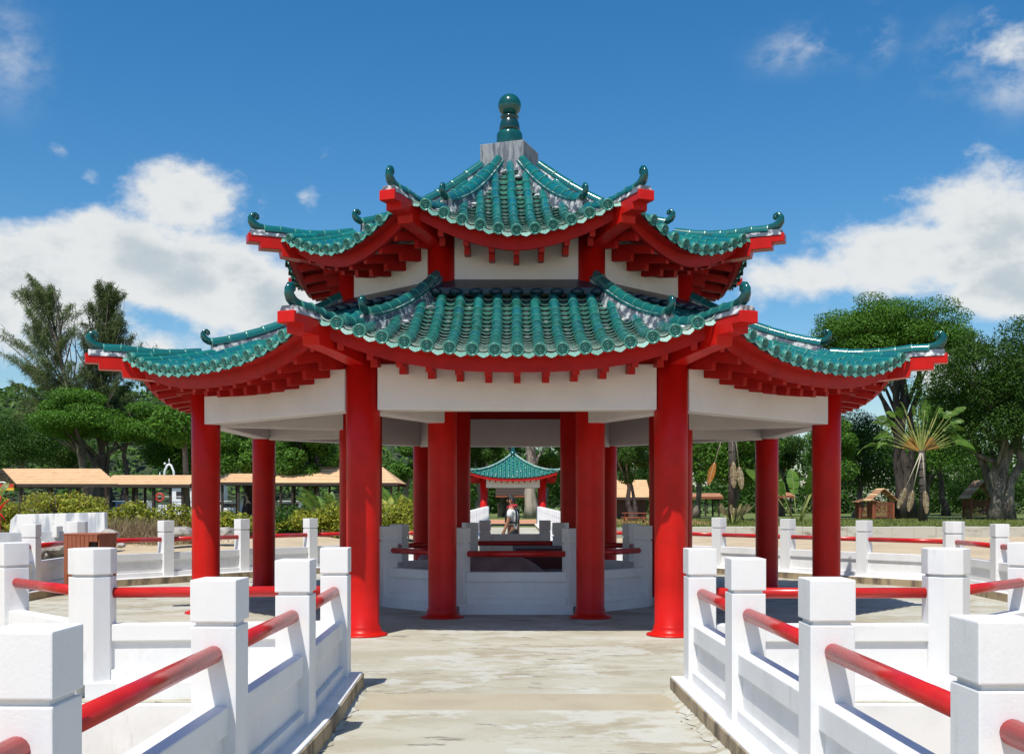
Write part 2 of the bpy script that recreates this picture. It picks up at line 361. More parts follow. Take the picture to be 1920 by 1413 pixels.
# ------------------------------------------------------------------ ground, sand, land
def grid_sheet(name, x0, x1, y0, y1, nx, ny, fz, mt, kind='structure'):
    xs = np.linspace(x0, x1, nx); ys = np.linspace(y0, y1, ny)
    v = [(float(x), float(y), float(fz(x, y))) for y in ys for x in xs]
    f = [(j * nx + i, j * nx + i + 1, (j + 1) * nx + i + 1, (j + 1) * nx + i) for j in range(ny - 1) for i in range(nx - 1)]
    me = bpy.data.meshes.new(name); me.from_pydata(v, [], f); me.materials.append(mt); me.update()
    for p in me.polygons: p.use_smooth = True
    return link(name, me, kind=kind)
SHORE = 66.0 - CAMD      # y of the sea wall
def sand_z(x, y):
    z = -1.0 + .06 * math.sin(x * .35 + y * .2) + .04 * math.sin(x * 1.1 - y * .7)
    s = min(max((y - 26) / (SHORE - 26), 0), 1)
    left = min(max((-x - 2) / 8, 0), 1)
    z += s * .40 * (1 - left) + left * (min(max((y - 14) / 24, 0), 1) ** 1.3) * .98
    return z
grid_sheet('sand', -160, 160, -80, SHORE + .5, 161, 90, sand_z, SAND)
grid_sheet('lawn', -1500, 1500, SHORE + .2, 3000, 60, 40, lambda x, y: 0.0 if y < 400 else -1.0, GRASS)
MB().box((0, (SHORE - .2), -.72), (3000, .02, .02), SAND)
w = MB(); xs = np.linspace(8.0, 60, 40)
for i in range(39):
    w.box(((xs[i] + xs[i + 1]) / 2, SHORE + .05 + .03 * math.sin(i * 1.7), -.32 + .015 * math.sin(i * 2.3)), (xs[1] - xs[0] - .004, .5, .72), SEAWALL)
sw = empty('sea_wall', (30, SHORE, -.6), 'long low weathered concrete sea wall below the right lawn', 'wall')
for i in range(39):
    b = MB(); b.box(((xs[i] + xs[i + 1]) / 2, SHORE + .05 + .03 * math.sin(i * 1.7), -.32 + .015 * math.sin(i * 2.3)), (xs[1] - xs[0] - .01, .5, .72), SEAWALL)
    b.build('wall_block', sw, bevel=.02, bseg=1)
# grassy lip bumps on the lawn edge
pv = MB(); pv.box((1.5, 72 - CAMD + 10.5, .0), (26, 19, .03), PAVE); pv.build('paved_court', kind='structure')
hillv = lambda x, y: 0
def hill_h(x, y):
    # ridge falling from left to right
    t = (x + 150) / 130
    top = 33 - 21 * min(max((x + 95) / 85, 0), 1) - 12 * min(max((x + 12) / 60, 0), 1)
    s = max(0, 1 - abs(y - 330) / 120)
    return top * (s * s * (3 - 2 * s)) + 1.6 * math.sin(x * .16 + 1.3 * math.sin(y * .07)) * s + 1.1 * math.sin(x * .41 + y * .2) * s - .3
HILLM = mat('hill_understorey', (.02, .035, .012), .95, (.035, .055, .018), .2, 6)
grid_sheet('hill', -260, 150, 205, 455, 140, 50, hill_h, HILLM)
C = []
while len(C) < 26000:
    x = rng.uniform(-200, 60, 4000); y = rng.uniform(225, 345, 4000)
    for a, b in zip(x, y):
        cell = (math.floor(a / 6), math.floor(b / 6)); rr = random.Random(cell[0] * 971 + cell[1] * 31)
        cx = (cell[0] + rr.uniform(.2, .8)) * 6; cy = (cell[1] + rr.uniform(.2, .8)) * 6; rad = rr.uniform(3.0, 4.6)
        q = 1 - ((a - cx) ** 2 + (b - cy) ** 2) / (rad * rad)
        if q < .02: continue
        C.append((a, b, hill_h(a, b) + rad * .75 * math.sqrt(q) + rr.uniform(-.5, 1.6)))
C = np.array(C); nr = unit(rng.normal(size=C.shape) * .6 + np.array([0, -.35, .8]))
me = quads_mesh('hill_forest', leaves(C, nr, 1.7, .7), L_HILL); tag(link('hill_forest', me), 'mixed green forest covering the low hill behind the shelters', 'forest', kind='stuff')

# ------------------------------------------------------------------ terrace and bridges
S8 = math.tan(math.pi / 8)
def octa(ap, rot=0):
    R = ap / math.cos(math.pi / 8)
    return [Vector((R * math.sin(math.pi / 8 + k * math.pi / 4 + rot), -R * math.cos(math.pi / 8 + k * math.pi / 4 + rot))) for k in range(8)]
terr = empty('terrace', (0, 0, -.3), None, None); terr['kind'] = 'structure'
oo, oi, oq = octa(8.90), octa(6.96), octa(1.72)
for k in range(8):
    j = (k - 1) % 8
    b = MB(); q = [oo[j], oo[k], oi[k], oi[j]]
    c = sum(q, Vector((0, 0))) / 4; q = [c + (p - c) * .996 for p in q]
    b.prism(q, -.34, 0, DECK); b.build('paving_slab', terr, bevel=.008, bseg=1)
    q = [oi[j], oi[k], oq[k], oq[j]]; c = sum(q, Vector((0, 0))) / 4; q = [c + (p - c) * .998 for p in q]
    b = MB(); b.prism(q, -.34, 0, DECK); b.build('paving_slab', terr, bevel=.008, bseg=1)
b = MB(); b.prism(octa(8.74), -1.6, -.345, WHITE); b.build('footing', terr)
so_ = octa(8.96)
for k in range(8):
    a_, c_ = so_[(k - 1) % 8], so_[k]
    if k in (0, 4):
        t_ = (c_ - a_).normalized(); m_ = (a_ + c_) / 2
        MB().beam(a_, m_ - t_ * 1.66, .11, -1.5, -.012, WHITE, 0, 0).build('skirt_wall', terr); MB().beam(m_ + t_ * 1.66, c_, .11, -1.5, -.012, WHITE, 0, 0).build('skirt_wall', terr)
    else: MB().beam(a_, c_, .11, -1.5, -.012, WHITE, .02, .02).build('skirt_wall', terr)
b = MB(); b.prism(octa(1.8), -.344, -.30, POOLF); b.build('pool_floor', terr)
br = empty('front_bridge', (0, -14, -.3), None, None); br['kind'] = 'structure'
y0 = -8.57
MB().box((0, y0 - .345, -.003), (2.66, .69, .014), STRIP).build('threshold_strip', br, bevel=.003, bseg=1)
yy = -8.906
while yy > -30:
    MB().box((0, yy - 2.3, -.172), (3.1, 4.59, .34), DECK).build('paving_slab', br, bevel=.012, bseg=1); yy -= 4.6
MB().box((0, -20.1, -.85), (3.1, 22, 1.0), WHITE).build('bridge_pier', br)
bb = empty('back_bridge', (0, 30, -.3), None, None); bb['kind'] = 'structure'
yy = 8.906
while yy < SHORE + 3.4:
    MB().box((0, yy + 2.3, -.171), (3.3, 4.59, .34), DECK).build('paving_slab', bb, bevel=.012, bseg=1); yy += 4.6
MB().box((0, 30, -.75), (2.4, 42, .8), KERB).build('bridge_pier', bb)
def KX(sx, y):   # inner kerb line of the front bridge balustrades
    return (1.565 if sx < 0 else 1.51 + (-8.65 - y) * .018) - .212
# crumbled mortar along the kerb feet
b = MB(); rr = random.Random(3)
for sx in (-1, 1):
    for i in range(520):
        y = rr.uniform(-16, -8.3); g = math.sin(y * 2.3 + sx) * math.sin(y * .9 + 2)
        if rr.random() > .55 + .5 * g: continue
        x = sx * (KX(sx, y) - .012 - abs(rr.gauss(0, .035 + .02 * g))); q = rr.uniform(.004, .020)
        b.sphere((x, y, 0), q, DECK if rr.random() < .7 else KERB, 6, 3, (rr.uniform(.7, 1.6), rr.uniform(.8, 2.2), rr.uniform(.25, .6)))
    # ragged mortar fillet against the kerb
    vs = []; nn = 160
    for i in range(nn + 1):
        y = -16 + 7.6 * i / nn; wdt = .05 + .035 * math.sin(i * .9) * math.sin(i * .37 + sx) + rr.uniform(0, .03)
        vs += [(sx * KX(sx, y), y, .022 + rr.uniform(0, .018)), (sx * (KX(sx, y) - wdt), y + rr.uniform(-.015, .015), .003)]
    b.add(vs, [(2 * i, 2 * i + 1, 2 * i + 3, 2 * i + 2) if sx < 0 else (2 * i + 2, 2 * i + 3, 2 * i + 1, 2 * i) for i in range(nn)], DECK)
b.build('mortar_crumbs', br, kind='stuff')

# ------------------------------------------------------------------ balustrades
def post_meshes(kind):
    def poly(r):
        if kind == 'square': return [(-r, -r), (r, -r), (r, r), (-r, r)]
        return [(p.x, p.y) for p in octa(r * 1.52)]
    def mk(name, parts, bevel):
        me = MB(); 
        for r, z0, z1 in parts: me.prism(poly(r), z0, z1, WHITE)
        o = me.mesh(name); bm = bmesh.new(); bm.from_mesh(o)
        bmesh.ops.bevel(bm, geom=[e for e in bm.edges if e.calc_face_angle(0) > .5], offset=bevel, segments=2, affect='EDGES', profile=.6)
        bm.to_mesh(o); bm.free(); return o
    return mk('post', [(.115, .11, .985), (.098, .98, 1.01)], .006), mk('post_cap', [(.118, 1.006, 1.217)], .007)
POSTS = {k: post_meshes(k) for k in ('square', 'corner')}
def railing(name, label, pts, corners=(), group=None, width=.52, closed=False, inner=1, plw=None, cat='balustrade', offs=0.0, kerb=None, side=1, skip=()):
    """pts: 2D post centres in order; offs pushes the plinth sideways"""
    c = Vector(pts[0]); root = empty(name, (c[0], c[1], 0), label, cat, group)
    n = len(pts)
    for i, p in enumerate(pts):
        a = Vector(pts[(i - 1) % n] if (i > 0 or closed) else pts[i]); b_ = Vector(pts[(i + 1) % n] if (i < n - 1 or closed) else pts[i])
        ang = math.atan2((b_ - a).y, (b_ - a).x)
        if i in skip: continue
        kind = 'corner' if i in corners else 'square'
        if kind == 'corner': ang = 0
        M = Matrix.Translation((p[0], p[1], 0)) @ Matrix.Rotation(ang + random.uniform(-.012, .012), 4, 'Z') @ Matrix.Scale(1.015 + random.uniform(-.006, .006), 4, (0, 0, 1))
        po = link('post', POSTS[kind][0], root, M); link('post_cap', POSTS[kind][1], po, M @ Matrix.Rotation(random.uniform(-.015, .015), 4, 'Z'))
    for i in range(n if closed else n - 1):
        a = Vector(pts[i]); b_ = Vector(pts[(i + 1) % n]); d = (b_ - a).normalized()
        e0 = -.10 if i not in corners else -.17; e1 = -.10 if (i + 1) % n not in corners else -.17
        MB().beam(a, b_, .15, .46, .60, WHITE, e0, e1).build('top_beam', root, bevel=.008, bseg=2)
        MB().beam(a, b_, .085, .18, .465, WHITE, e0, e1).build('panel', root)
        MB().beam(a, b_, .17, .105, .225, WHITE, e0, e1).build('ledge', root, bevel=.008, bseg=2)
        a3 = Vector((*(a + d * -e0 * .8), .86)); b3 = Vector((*(b_ + d * e1 * .8), .86))
        MB().tube([a3, b3], .045, RAILRED, 16).build('handrail', root)
        nrm = Vector((-d.y, d.x)) * offs
        pe = .0 if closed or (0 < i < n - 2) else 0
        q0 = .0; q1 = .0
        if not closed and i == 0: q0 = .18 if not skip else -.215
        if not closed and i == n - 2: q1 = .28
        pb = MB(); pb.beam(a + nrm, b_ + nrm, width, -.02, .14, WHITE, q0, q1)
        pl = pb.build('plinth', root, bevel=.006, bseg=1)
        if not kerb:
            kn = Vector((-d.y, d.x)) * side * (width / 2 + .004)
            kb = MB(); kb.beam(a + nrm + kn, b_ + nrm + kn, .012, -.015, .124, KERB, q0 + .004, q1 + .004); kb.build('kerb_face', pl)
            if (q0 or q1) and not skip:
                c = (a - d * (q0 + .004)) if q0 else (b_ + d * (q1 + .004)); px_ = Vector((-d.y, d.x))
                kb = MB(); kb.beam(c + nrm - px_ * width / 2, c + nrm + px_ * width / 2, .012, -.015, .124, KERB); kb.build('kerb_face', pl)
    return root
Lx = [(-1.57, 9.42), (-1.525, 7.45), (-1.56, 5.65), (-1.60, 3.53), (-1.60, 1.5), (-1.60, -.6)]
Rx = [(1.51, 9.20), (1.54, 7.55), (1.58, 5.74), (1.615, 3.80), (1.64, 1.8), (1.66, -.3)]
railing('bridge_balustrade', 'white balustrade with red handrail along the left side of the front bridge', [(x, d - CAMD) for x, d in Lx], group='white balustrades with red handrails', offs=.0, width=.42)
railing('bridge_balustrade', 'white balustrade with red handrail along the right side of the front bridge', [(x, d - CAMD) for x, d in Rx], group='white balustrades with red handrails', offs=.0, side=-1, width=.42)
T = [(3.58, -8.62), (4.80, -7.42), (6.15, -6.0), (7.2, -4.85), (8.15, -3.55), (8.15, -1.5), (8.12, .6), (8.15, 2.6), (6.92, 3.95), (5.77, 5.4), (4.57, 6.75), (3.4, 8.1), (1.62, 8.1)]
railing('terrace_balustrade', 'white balustrade with red handrail round the right half of the terrace', [(1.51, -8.65)] + T, corners=(1, 5, 8, 12), group='white balustrades with red handrails', width=.46, skip=(0,))
railing('terrace_balustrade', 'white balustrade with red handrail round the left half of the terrace, behind the slatted bin', [(-1.57, -8.43)] + [(-x, y) for x, y in T], corners=(1, 5, 8, 12), group='white balustrades with red handrails', width=.46, side=-1, skip=(0,))
ip = octa(1.97)
railing('pool_balustrade', 'shaded white balustrade ringing the pool between the inner red columns', [tuple(p) for p in ip], corners=tuple(range(0)), group='white balustrades with red handrails', width=.30, closed=True, kerb=WHITE)
ys = [8.1 + 2.1 * i for i in range(1, 22)]
railing('bridge_balustrade', 'white balustrade on the left side of the back bridge behind the man', [(-1.62, y) for y in ys], group='white balustrades with red handrails', offs=.0, side=-1)
railing('bridge_balustrade', 'white balustrade on the right side of the back bridge behind the man', [(1.62, y) for y in ys], group='white balustrades with red handrails', offs=.0)

# ------------------------------------------------------------------ pavilion
pav = empty('pavilion', (0, 0, 0), 'two-tier octagonal Chinese pavilion with green tiled roofs, red columns and white beams', 'pavilion')
OC = [(4.88 * math.sin(R_(22.5 + 45 * k)), -4.88 * math.cos(R_(22.5 + 45 * k))) for k in range(8)]
IC = [(2.70 * math.sin(R_(22.5 + 45 * k)), -2.70 * math.cos(R_(22.5 + 45 * k))) for k in range(8)]
def col_mesh(h):
    b = MB(); b.lathe([(.30, 0), (.295, .02), (.25, .035), (.225, .05), (.212, .10), (.208, .12), (.198, .13), (.198, .6), (.203, 2.0), (.208, h)], RED, seg=40); me = b.mesh('column')
    return me
cm_o, cm_i = col_mesh(3.42), col_mesh(5.35)
for c in OC: link('column', cm_o, pav, Matrix.Translation((*c, 0)))
for c in IC: link('column', cm_i, pav, Matrix.Translation((*c, 0)) @ Matrix.Rotation(.5, 4, 'Z'))
for k in range(8):
    a, c = Vector(OC[k]), Vector(OC[(k + 1) % 8])
    MB().beam(a, c, .27, 2.72, 3.27, PLASTER, -.19, -.19).build('beam', pav, bevel=.012)
    MB().beam(a, c, .20, 3.272, 3.42, REDD, -.15, -.15).build('wall_plate', pav)
    MB().beam(a, Vector(IC[k]), .25, 2.70, 3.20, PLASTER, -.19, -.18).build('radial_beam', pav, bevel=.01)
    a, c = Vector(IC[k]), Vector(IC[(k + 1) % 8])
    MB().beam(a, c, .22, 3.6, 5.30, PLASTER, -.17, -.17).build('upper_wall', pav, bevel=.008)
# dark glazed flashing where the lower roof meets the upper wall
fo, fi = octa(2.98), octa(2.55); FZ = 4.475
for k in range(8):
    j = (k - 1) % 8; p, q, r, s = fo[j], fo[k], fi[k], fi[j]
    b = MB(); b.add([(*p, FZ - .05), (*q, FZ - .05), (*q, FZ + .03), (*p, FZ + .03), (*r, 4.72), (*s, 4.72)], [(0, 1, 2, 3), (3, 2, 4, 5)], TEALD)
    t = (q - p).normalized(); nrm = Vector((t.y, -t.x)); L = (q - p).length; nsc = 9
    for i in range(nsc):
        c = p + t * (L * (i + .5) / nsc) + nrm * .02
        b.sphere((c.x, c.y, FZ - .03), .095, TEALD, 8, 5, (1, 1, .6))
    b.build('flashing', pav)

class Roof:
    def __init__(s, R_e, ap_t, ze, zt, a, rise, rp, pitch, tip, rmid, cx=0):
        s.ap_e = R_e * math.cos(math.pi / 8); s.ap_t = ap_t; s.ze = ze; s.zt = zt; s.a = a; s.rise = rise; s.rp = rp; s.pitch = pitch; s.tip = tip; s.rmid = rmid; s.cx = cx
    def z(s, sx, ap):
        t = (s.ap_e - ap) / (s.ap_e - s.ap_t); u = min(abs(sx) / (ap * S8 + 1e-9), 1)
        return s.ze + (s.zt - s.ze) * (s.a * t + (1 - s.a) * t * abs(t)) + s.rise * u ** s.rp * max(0, min(1.1, 1 - t)) ** 2.5
    def pt(s, k, sx, ap, dz=0):
        a = k * math.pi / 4; t = max(0, (s.ap_e - ap) / (s.ap_e - s.ap_t))
        return Vector((math.sin(a) * ap + math.cos(a) * sx + s.cx * t, -math.cos(a) * ap + math.sin(a) * sx, s.z(sx, ap) + dz))
    def hip(s, k, R, dz=0):
        a = (k + .5) * math.pi / 4; ap = R * math.cos(math.pi / 8); t = max(0, (s.ap_e - ap) / (s.ap_e - s.ap_t))
        if ap > s.ap_e: zz = s.z(1e9, s.ap_e) + (ap - s.ap_e) * -.02
        else: zz = s.z(1e9, ap)
        return Vector((math.sin(a) * R + s.cx * t, -math.cos(a) * R, zz + dz))
    def frame(s, k, sx, ap0, ap1):
        p0, p1 = s.pt(k, sx, ap0), s.pt(k, sx, ap1); y = (p1 - p0).normalized(); apm = (ap0 + ap1) / 2
        lim = apm * S8 - .06; s0 = max(-lim, min(lim, sx))
        x = (s.pt(k, s0 + .05, apm) - s.pt(k, s0 - .05, apm)).normalized()
        zz = x.cross(y).normalized(); x = y.cross(zz)
        M = Matrix.Identity(4)
        for i in range(3): M[i][0] = x[i]; M[i][1] = y[i]; M[i][2] = zz[i]; M[i][3] = p0[i]
        return M, (p1 - p0).length
LOW = Roof(6.02, 2.62, 3.285, 4.55, .45, .42, 2.6, .253, 6.5, 5.0)
UPP = Roof(3.80, 0.42, 5.125, 6.92, .42, .46, 1.75, .240, 4.27, 2.72, cx=-.09)

# --- tile meshes (unit length 1 along +y, lower end at y=0)
def roll_mesh():
    b = MB(); n = 8
    prof = [(0.0, .073, TEALE), (.055, .074, TEALE), (.056, .069, TEAL), (1.06, .064, TEAL)]
    rings = []
    vs = []
    for y, r, m in prof:
        for i in range(n + 1):
            a = math.pi * (i / n) ; vs.append((r * math.cos(a), y, r * math.sin(a) * 1.05 + .026))
    for j in range(len(prof) - 1):
        mt = TEALE if j == 0 else TEAL
        b.add([vs[j * (n + 1) + i] for i in range(n + 1)] + [vs[(j + 1) * (n + 1) + i] for i in range(n + 1)],
              [(i + 1, i, n + 1 + i, n + 2 + i) for i in range(n)], mt, True)
    b.add([vs[i] for i in range(n + 1)], [tuple(range(n + 1))], TEALE)
    return b
def pan_mesh(width):
    b = MB(); n = 6; w = width / 2; th = .016; lift = .046
    def arc(y, dz): return [(-w + 2 * w * i / n, y, dz + .050 * ((2 * i / n - 1) ** 2) - .026) for i in range(n + 1)]
    top0, top1, bot0 = arc(0, lift), arc(1.12, 0.004), arc(.0, lift - th)
    b.add(top0 + top1, [(i, i + 1, n + 2 + i, n + 1 + i) for i in range(n)], PAN, True)
    b.add(bot0 + top0, [(i, i + 1, n + 2 + i, n + 1 + i) for i in range(n)], PANE, True)
    return b
def cap_mesh():
    b = MB(); M = Matrix.Rotation(R_(90), 4, 'X')   # disc facing -y
    b.lathe([(.070, -.05), (.077, -.02), (.079, .008), (.074, .016), (.064, .016), (.059, .006), (.050, .004)], TEALE, seg=18, M=M)
    b.lathe([(.0505, .0), (.050, .0045)], TEAL, seg=18, M=M)
    b.lathe([(.040, .004), (.040, .010), (.034, .010), (.034, .004)], TEALE, seg=14, M=M)
    b.box((0, -.008, 0), (.046, .008, .009), TEALE); b.box((0, -.0085, 0), (.009, .008, .05), TEALE)
    b.box((.013, -.007, .013), (.016, .006, .006), TEALE); b.box((-.013, -.007, -.013), (.016, .006, .006), TEALE)
    return b
def drip_mesh(w):
    b = MB(); w = w / 2
    out = [(-w * .98, .016), (-w * .97, -.018), (-w * .78, -.048), (-w * .4, -.066), (0, -.078), (w * .4, -.066), (w * .78, -.048), (w * .97, -.018), (w * .98, .016), (w * .55, -.012), (0, -.022), (-w * .55, -.012)]
    n = len(out)
    vs = [(x, -.004 - (z - .01) * -.25, z) for x, z in out] + [(x, .014 - (z - .01) * -.25, z) for x, z in out]
    # front as fan strips (upper chord to lower chord)
    fr = [(0, 1, 11), (1, 2, 11), (2, 3, 10, 11), (3, 4, 10), (4, 5, 10), (5, 6, 9, 10), (6, 7, 9), (7, 8, 9)]
    b.add(vs, fr, DRIPG); b.add(vs, [tuple(n + i for i in reversed(f)) for f in fr], PAN)
    b.add(vs, [(i, n + i, n + (i + 1) % n, (i + 1) % n) for i in range(n)], TEALD)
    for i in range(-2, 3):     # raised leaf veins
        x = i * w * .27; b.box((x, -.002 + .0 * i, -.034 + abs(i) * .008), (.007, .012, .034 - abs(i) * .006), PANE, )
    return b
ROLL, PANM, CAP, DRIP = roll_mesh(), pan_mesh(.20), cap_mesh(), drip_mesh(.158)
m_roll, m_pan, m_cap, m_drip = ROLL.mesh('roll_tile'), PANM.mesh('pan_tile'), CAP.mesh('eave_cap_tile'), DRIP.mesh('drip_tile')
def faces_append(dst, src, M):
    o = len(dst.v); mp = [dst.mi(x) for x in src.mats]
    dst.v += [tuple(M @ Vector(v)) for v in src.v]
    for f, m_, s_ in zip(src.f, src.m, src.s): dst.f.append(tuple(o + i for i in f)); dst.m.append(mp[m_]); dst.s.append(s_)
rest_roll, rest_pan = MB(), MB()
jobs_roll, jobs_pan = [], []
ROOTS = {}
for nm, RF in (('lower_roof', LOW), ('upper_roof', UPP)):
    # roof bed (under the tiles) as the part that carries them
    b = MB(); nu, nv = 14, 10
    for k in range(8):
        vs = []
        for j in range(nv + 1):
            ap = RF.ap_e + (RF.ap_t - RF.ap_e) * j / nv
            for i in range(nu + 1): vs.append(RF.pt(k, (2 * i / nu - 1) * ap * S8, ap, -.016))
        b.add(vs, [(j * (nu + 1) + i, j * (nu + 1) + i + 1, (j + 1) * (nu + 1) + i + 1, (j + 1) * (nu + 1) + i) for j in range(nv) for i in range(nu)], ROOFBED, True)
    root = b.build(nm, pav); ROOTS[nm] = root
    half = RF.ap_e * S8
    nrow = int((half - .16) / RF.pitch)
    inner = 4.42 if nm == 'lower_roof' else 2.42
    for k in range(8):
        vis = 0 if k == 0 else (1 if k in (1, 7) else 3)
        # rolls
        for r in range(-nrow, nrow + 1):
            sx = r * RF.pitch; apend = max(RF.ap_t + .03, abs(sx) / S8 + .16)
            n = max(1, round((RF.ap_e - apend) / .27)); 
            for i in range(n):
                a0 = RF.ap_e - .0 + (apend - RF.ap_e) * i / n; a1 = RF.ap_e + (apend - RF.ap_e) * (i + 1) / n
                M, L = RF.frame(k, sx, a0, a1)
                M = M @ Matrix.Rotation(random.uniform(-.022, .022), 4, 'Z') @ Matrix.Translation((random.uniform(-.006, .006), 0, .012 + random.uniform(-.004, .004))) @ Matrix.Scale(L, 4, (0, 1, 0))
                jobs_roll.append((vis * 10 + (0 if vis == 0 else i), M, root))
            M, L = RF.frame(k, sx, RF.ap_e, RF.ap_e - .2)
            link('eave_cap_tile', m_cap, root, M @ Matrix.Translation((0, -.022, .030)) @ Matrix.Rotation(random.uniform(-.2, .2), 4, 'Y'))
        for r in range(-nrow - 1, nrow + 1):
            sx = (r + .5) * RF.pitch
            if abs(sx) > half - .06: continue
            apend = max(RF.ap_t + .03, abs(sx) / S8 + .05)
            n = max(1, round((RF.ap_e - apend) / .158))
            for i in range(n):
                a0 = RF.ap_e + (apend - RF.ap_e) * i / n; a1 = RF.ap_e + (apend - RF.ap_e) * (i + 1) / n
                M, L = RF.frame(k, sx, a0, a1)
                jobs_pan.append((vis * 10 + (0 if vis == 0 and nm == 'lower_roof' else 5 if vis == 0 else i), M @ Matrix.Translation((random.uniform(-.004, .004), 0, random.uniform(-.003, .003))) @ Matrix.Scale(L, 4, (0, 1, 0)), root))
            M, L = RF.frame(k, sx, RF.ap_e, RF.ap_e - .2)
            link('drip_tile', m_drip, root, M @ Matrix.Translation((0, -.016, .008)) @ Matrix.Rotation(R_(-16 + random.uniform(-4, 4)), 4, 'X') @ Matrix.Rotation(random.uniform(-.05, .05), 4, 'Y'))
        # fascia
        nu = 22; b = MB(); vs = []
        for i in range(nu + 1):
            sx = (2 * i / nu - 1) * (half - .03); zt = RF.z(sx, RF.ap_e) - .02; h = .18
            a = k * math.pi / 4
            for ap, zz in ((RF.ap_e - .15, zt), (RF.ap_e - .15, zt - h), (RF.ap_e - .21, zt - h), (RF.ap_e - .21, zt)):
                sx2 = sx * ap / RF.ap_e
                vs.append((math.sin(a) * ap + math.cos(a) * sx2, -math.cos(a) * ap + math.sin(a) * sx2, zz))
        b.add(vs, [(4 * i + c, 4 * i + (c + 1) % 4, 4 * (i + 1) + (c + 1) % 4, 4 * (i + 1) + c) for i in range(nu) for c in range(4)], REDD)
        b.build('fascia', root)
        # soffit
        nu, nv = 14, 6; b = MB(); vs = []
        for j in range(nv + 1):
            ap = RF.ap_e - .02 + (inner - .3 - RF.ap_e + .02) * j / nv
            for i in range(nu + 1): vs.append(RF.pt(k, (2 * i / nu - 1) * ap * S8, ap, -.035 - .075 * min(1, j)))
        b.add(vs, [((j + 1) * (nu + 1) + i, (j + 1) * (nu + 1) + i + 1, j * (nu + 1) + i + 1, j * (nu + 1) + i) for j in range(nv) for i in range(nu)], REDD, True)
        b.build('soffit', root)
        # two-step rafters
        j = 0; sp = .335
        while j * sp < half - .22:
            for sgn in ((1,) if j == 0 else (1, -1)):
                sx = sgn * j * sp; ai = max(inner, abs(sx) / S8 + .12)
                a = k * math.pi / 4
                def pp(ap, zz): return (math.sin(a) * ap + math.cos(a) * sx, -math.cos(a) * ap + math.sin(a) * sx, zz)
                zb = RF.z(sx, RF.ap_e) - .255
                b = MB(); ae = RF.ap_e - .20
                b.bar(pp(ae, zb + .07), pp(max(ai, ae - .75), zb + .20), .075, .12, REDD)
                if ae - .42 > ai + .1:
                    sl = .12; am = ae - .36
                    b.bar(pp(am, zb + .04), pp(ai, zb + .04 + (am - ai) * sl), .078, .14, REDD)
                b.build('rafter', root)
            j += 1
    # hips: ridge tiles, mortar, scroll ends, hip beams
    wr = MB(); n = 8; vs = []
    for y, r in ((0, .082), (.06, .083), (.061, .078), (1.05, .072)):
        for i in range(n + 1):
            a = math.pi * i / n; vs.append((r * .95 * math.cos(a), y, r * math.sin(a) * 1.15))
    for j, mt in ((0, TEALE), (1, RIDGE), (2, RIDGE)):
        wr.add([vs[j * 9 + i] for i in range(9)] + [vs[(j + 1) * 9 + i] for i in range(9)], [(i + 1, i, 9 + i, 10 + i) for i in range(8)], mt, True)
    wr.add([vs[i] for i in range(9)], [tuple(range(9))], TEALE)
    for sx in (-1, 1): wr.box((sx * .088, .5, -.012), (.03, 1.02, .022), RIDGE)
    m_ridge = wr.mesh('ridge_tile')
    for k in range(8):
        a = (k + .5) * math.pi / 4; rad = Vector((math.sin(a), -math.cos(a), 0)); tan = Vector((math.cos(a), math.sin(a), 0))
        t1 = [RF.hip(k, RF.tip, .035), RF.hip(k, RF.rmid - .1, .05)]
        def tier(R0, R1, d0, d1, nseg):
            pts = []
            for i in range(nseg + 1):
                R = R0 + (R1 - R0) * i / nseg
                pts.append(RF.hip(k, R, d0 + (d1 - d0) * i / nseg))
            return pts
        endR = 2.80 if nm == 'lower_roof' else .50
        tiers = [tier(RF.tip - .22, RF.rmid - .05, .04, .05, 6), tier(RF.rmid - .2, endR, .17, .20 if nm == 'lower_roof' else .12, 8)]
        for ti, pts in enumerate(tiers):
            mb = MB(); w = .075 if ti == 0 else .085
            vs = []
            full = ([RF.hip(k, RF.tip - .02, .04)] if ti == 0 else []) + pts
            for p in full:
                R = math.hypot(p.x - 0, p.y)
                ap = min(R * math.cos(math.pi / 8), RF.ap_e)
                base = RF.z(1e9, ap) - (.10 if ti else .06)
                for sx, zz, ww in ((-1, base, w * 1.6), (-1, p.z, w), (1, p.z, w), (1, base, w * 1.6)):
                    q = p + tan * (sx * ww); vs.append((q.x, q.y, zz))
            nn = len(full)
            mb.add(vs, [(4 * i + c, 4 * i + (c + 1) % 4, 4 * (i + 1) + (c + 1) % 4, 4 * (i + 1) + c) for i in range(nn - 1) for c in range(4)] + [(0, 1, 2, 3), (4 * nn - 1, 4 * nn - 2, 4 * nn - 3, 4 * nn - 4)], MORTAR)
            # lumps of mortar smeared beside the ridge
            rr = random.Random(k * 7 + ti)
            for i in range(26):
                p = full[0].lerp(full[-1], rr.random()); R = math.hypot(p.x, p.y)
                if R > RF.tip - 1.1: continue
                q = RF.hip(k, R, -.0) + tan * rr.choice((-1, 1)) * rr.uniform(.10, .20); s = rr.uniform(.03, .07)
                q.z = RF.z(1e9, R * .9239) - .03
                mb.sphere(q, s, MORTAR, 7, 5, (1.2, 1.2, .55))
            mb.build('ridge_mortar', root)
            for i in range(len(pts) - 1):
                p0, p1 = pts[i], pts[i + 1]; y = (p1 - p0).normalized(); x = tan.copy(); x = -x if x.cross(y).z < 0 else x; zz = x.cross(y).normalized()
                M = Matrix.Identity(4)
                for q in range(3): M[q][0] = x[q]; M[q][1] = y[q]; M[q][2] = zz[q]; M[q][3] = p0[q]
                link('ridge_tile', m_ridge, root, M @ Matrix.Scale((p1 - p0).length, 4, (0, 1, 0)))
            # scroll end
            bp = RF.hip(k, RF.tip - .06, .04) if ti == 0 else pts[0] + rad * .10
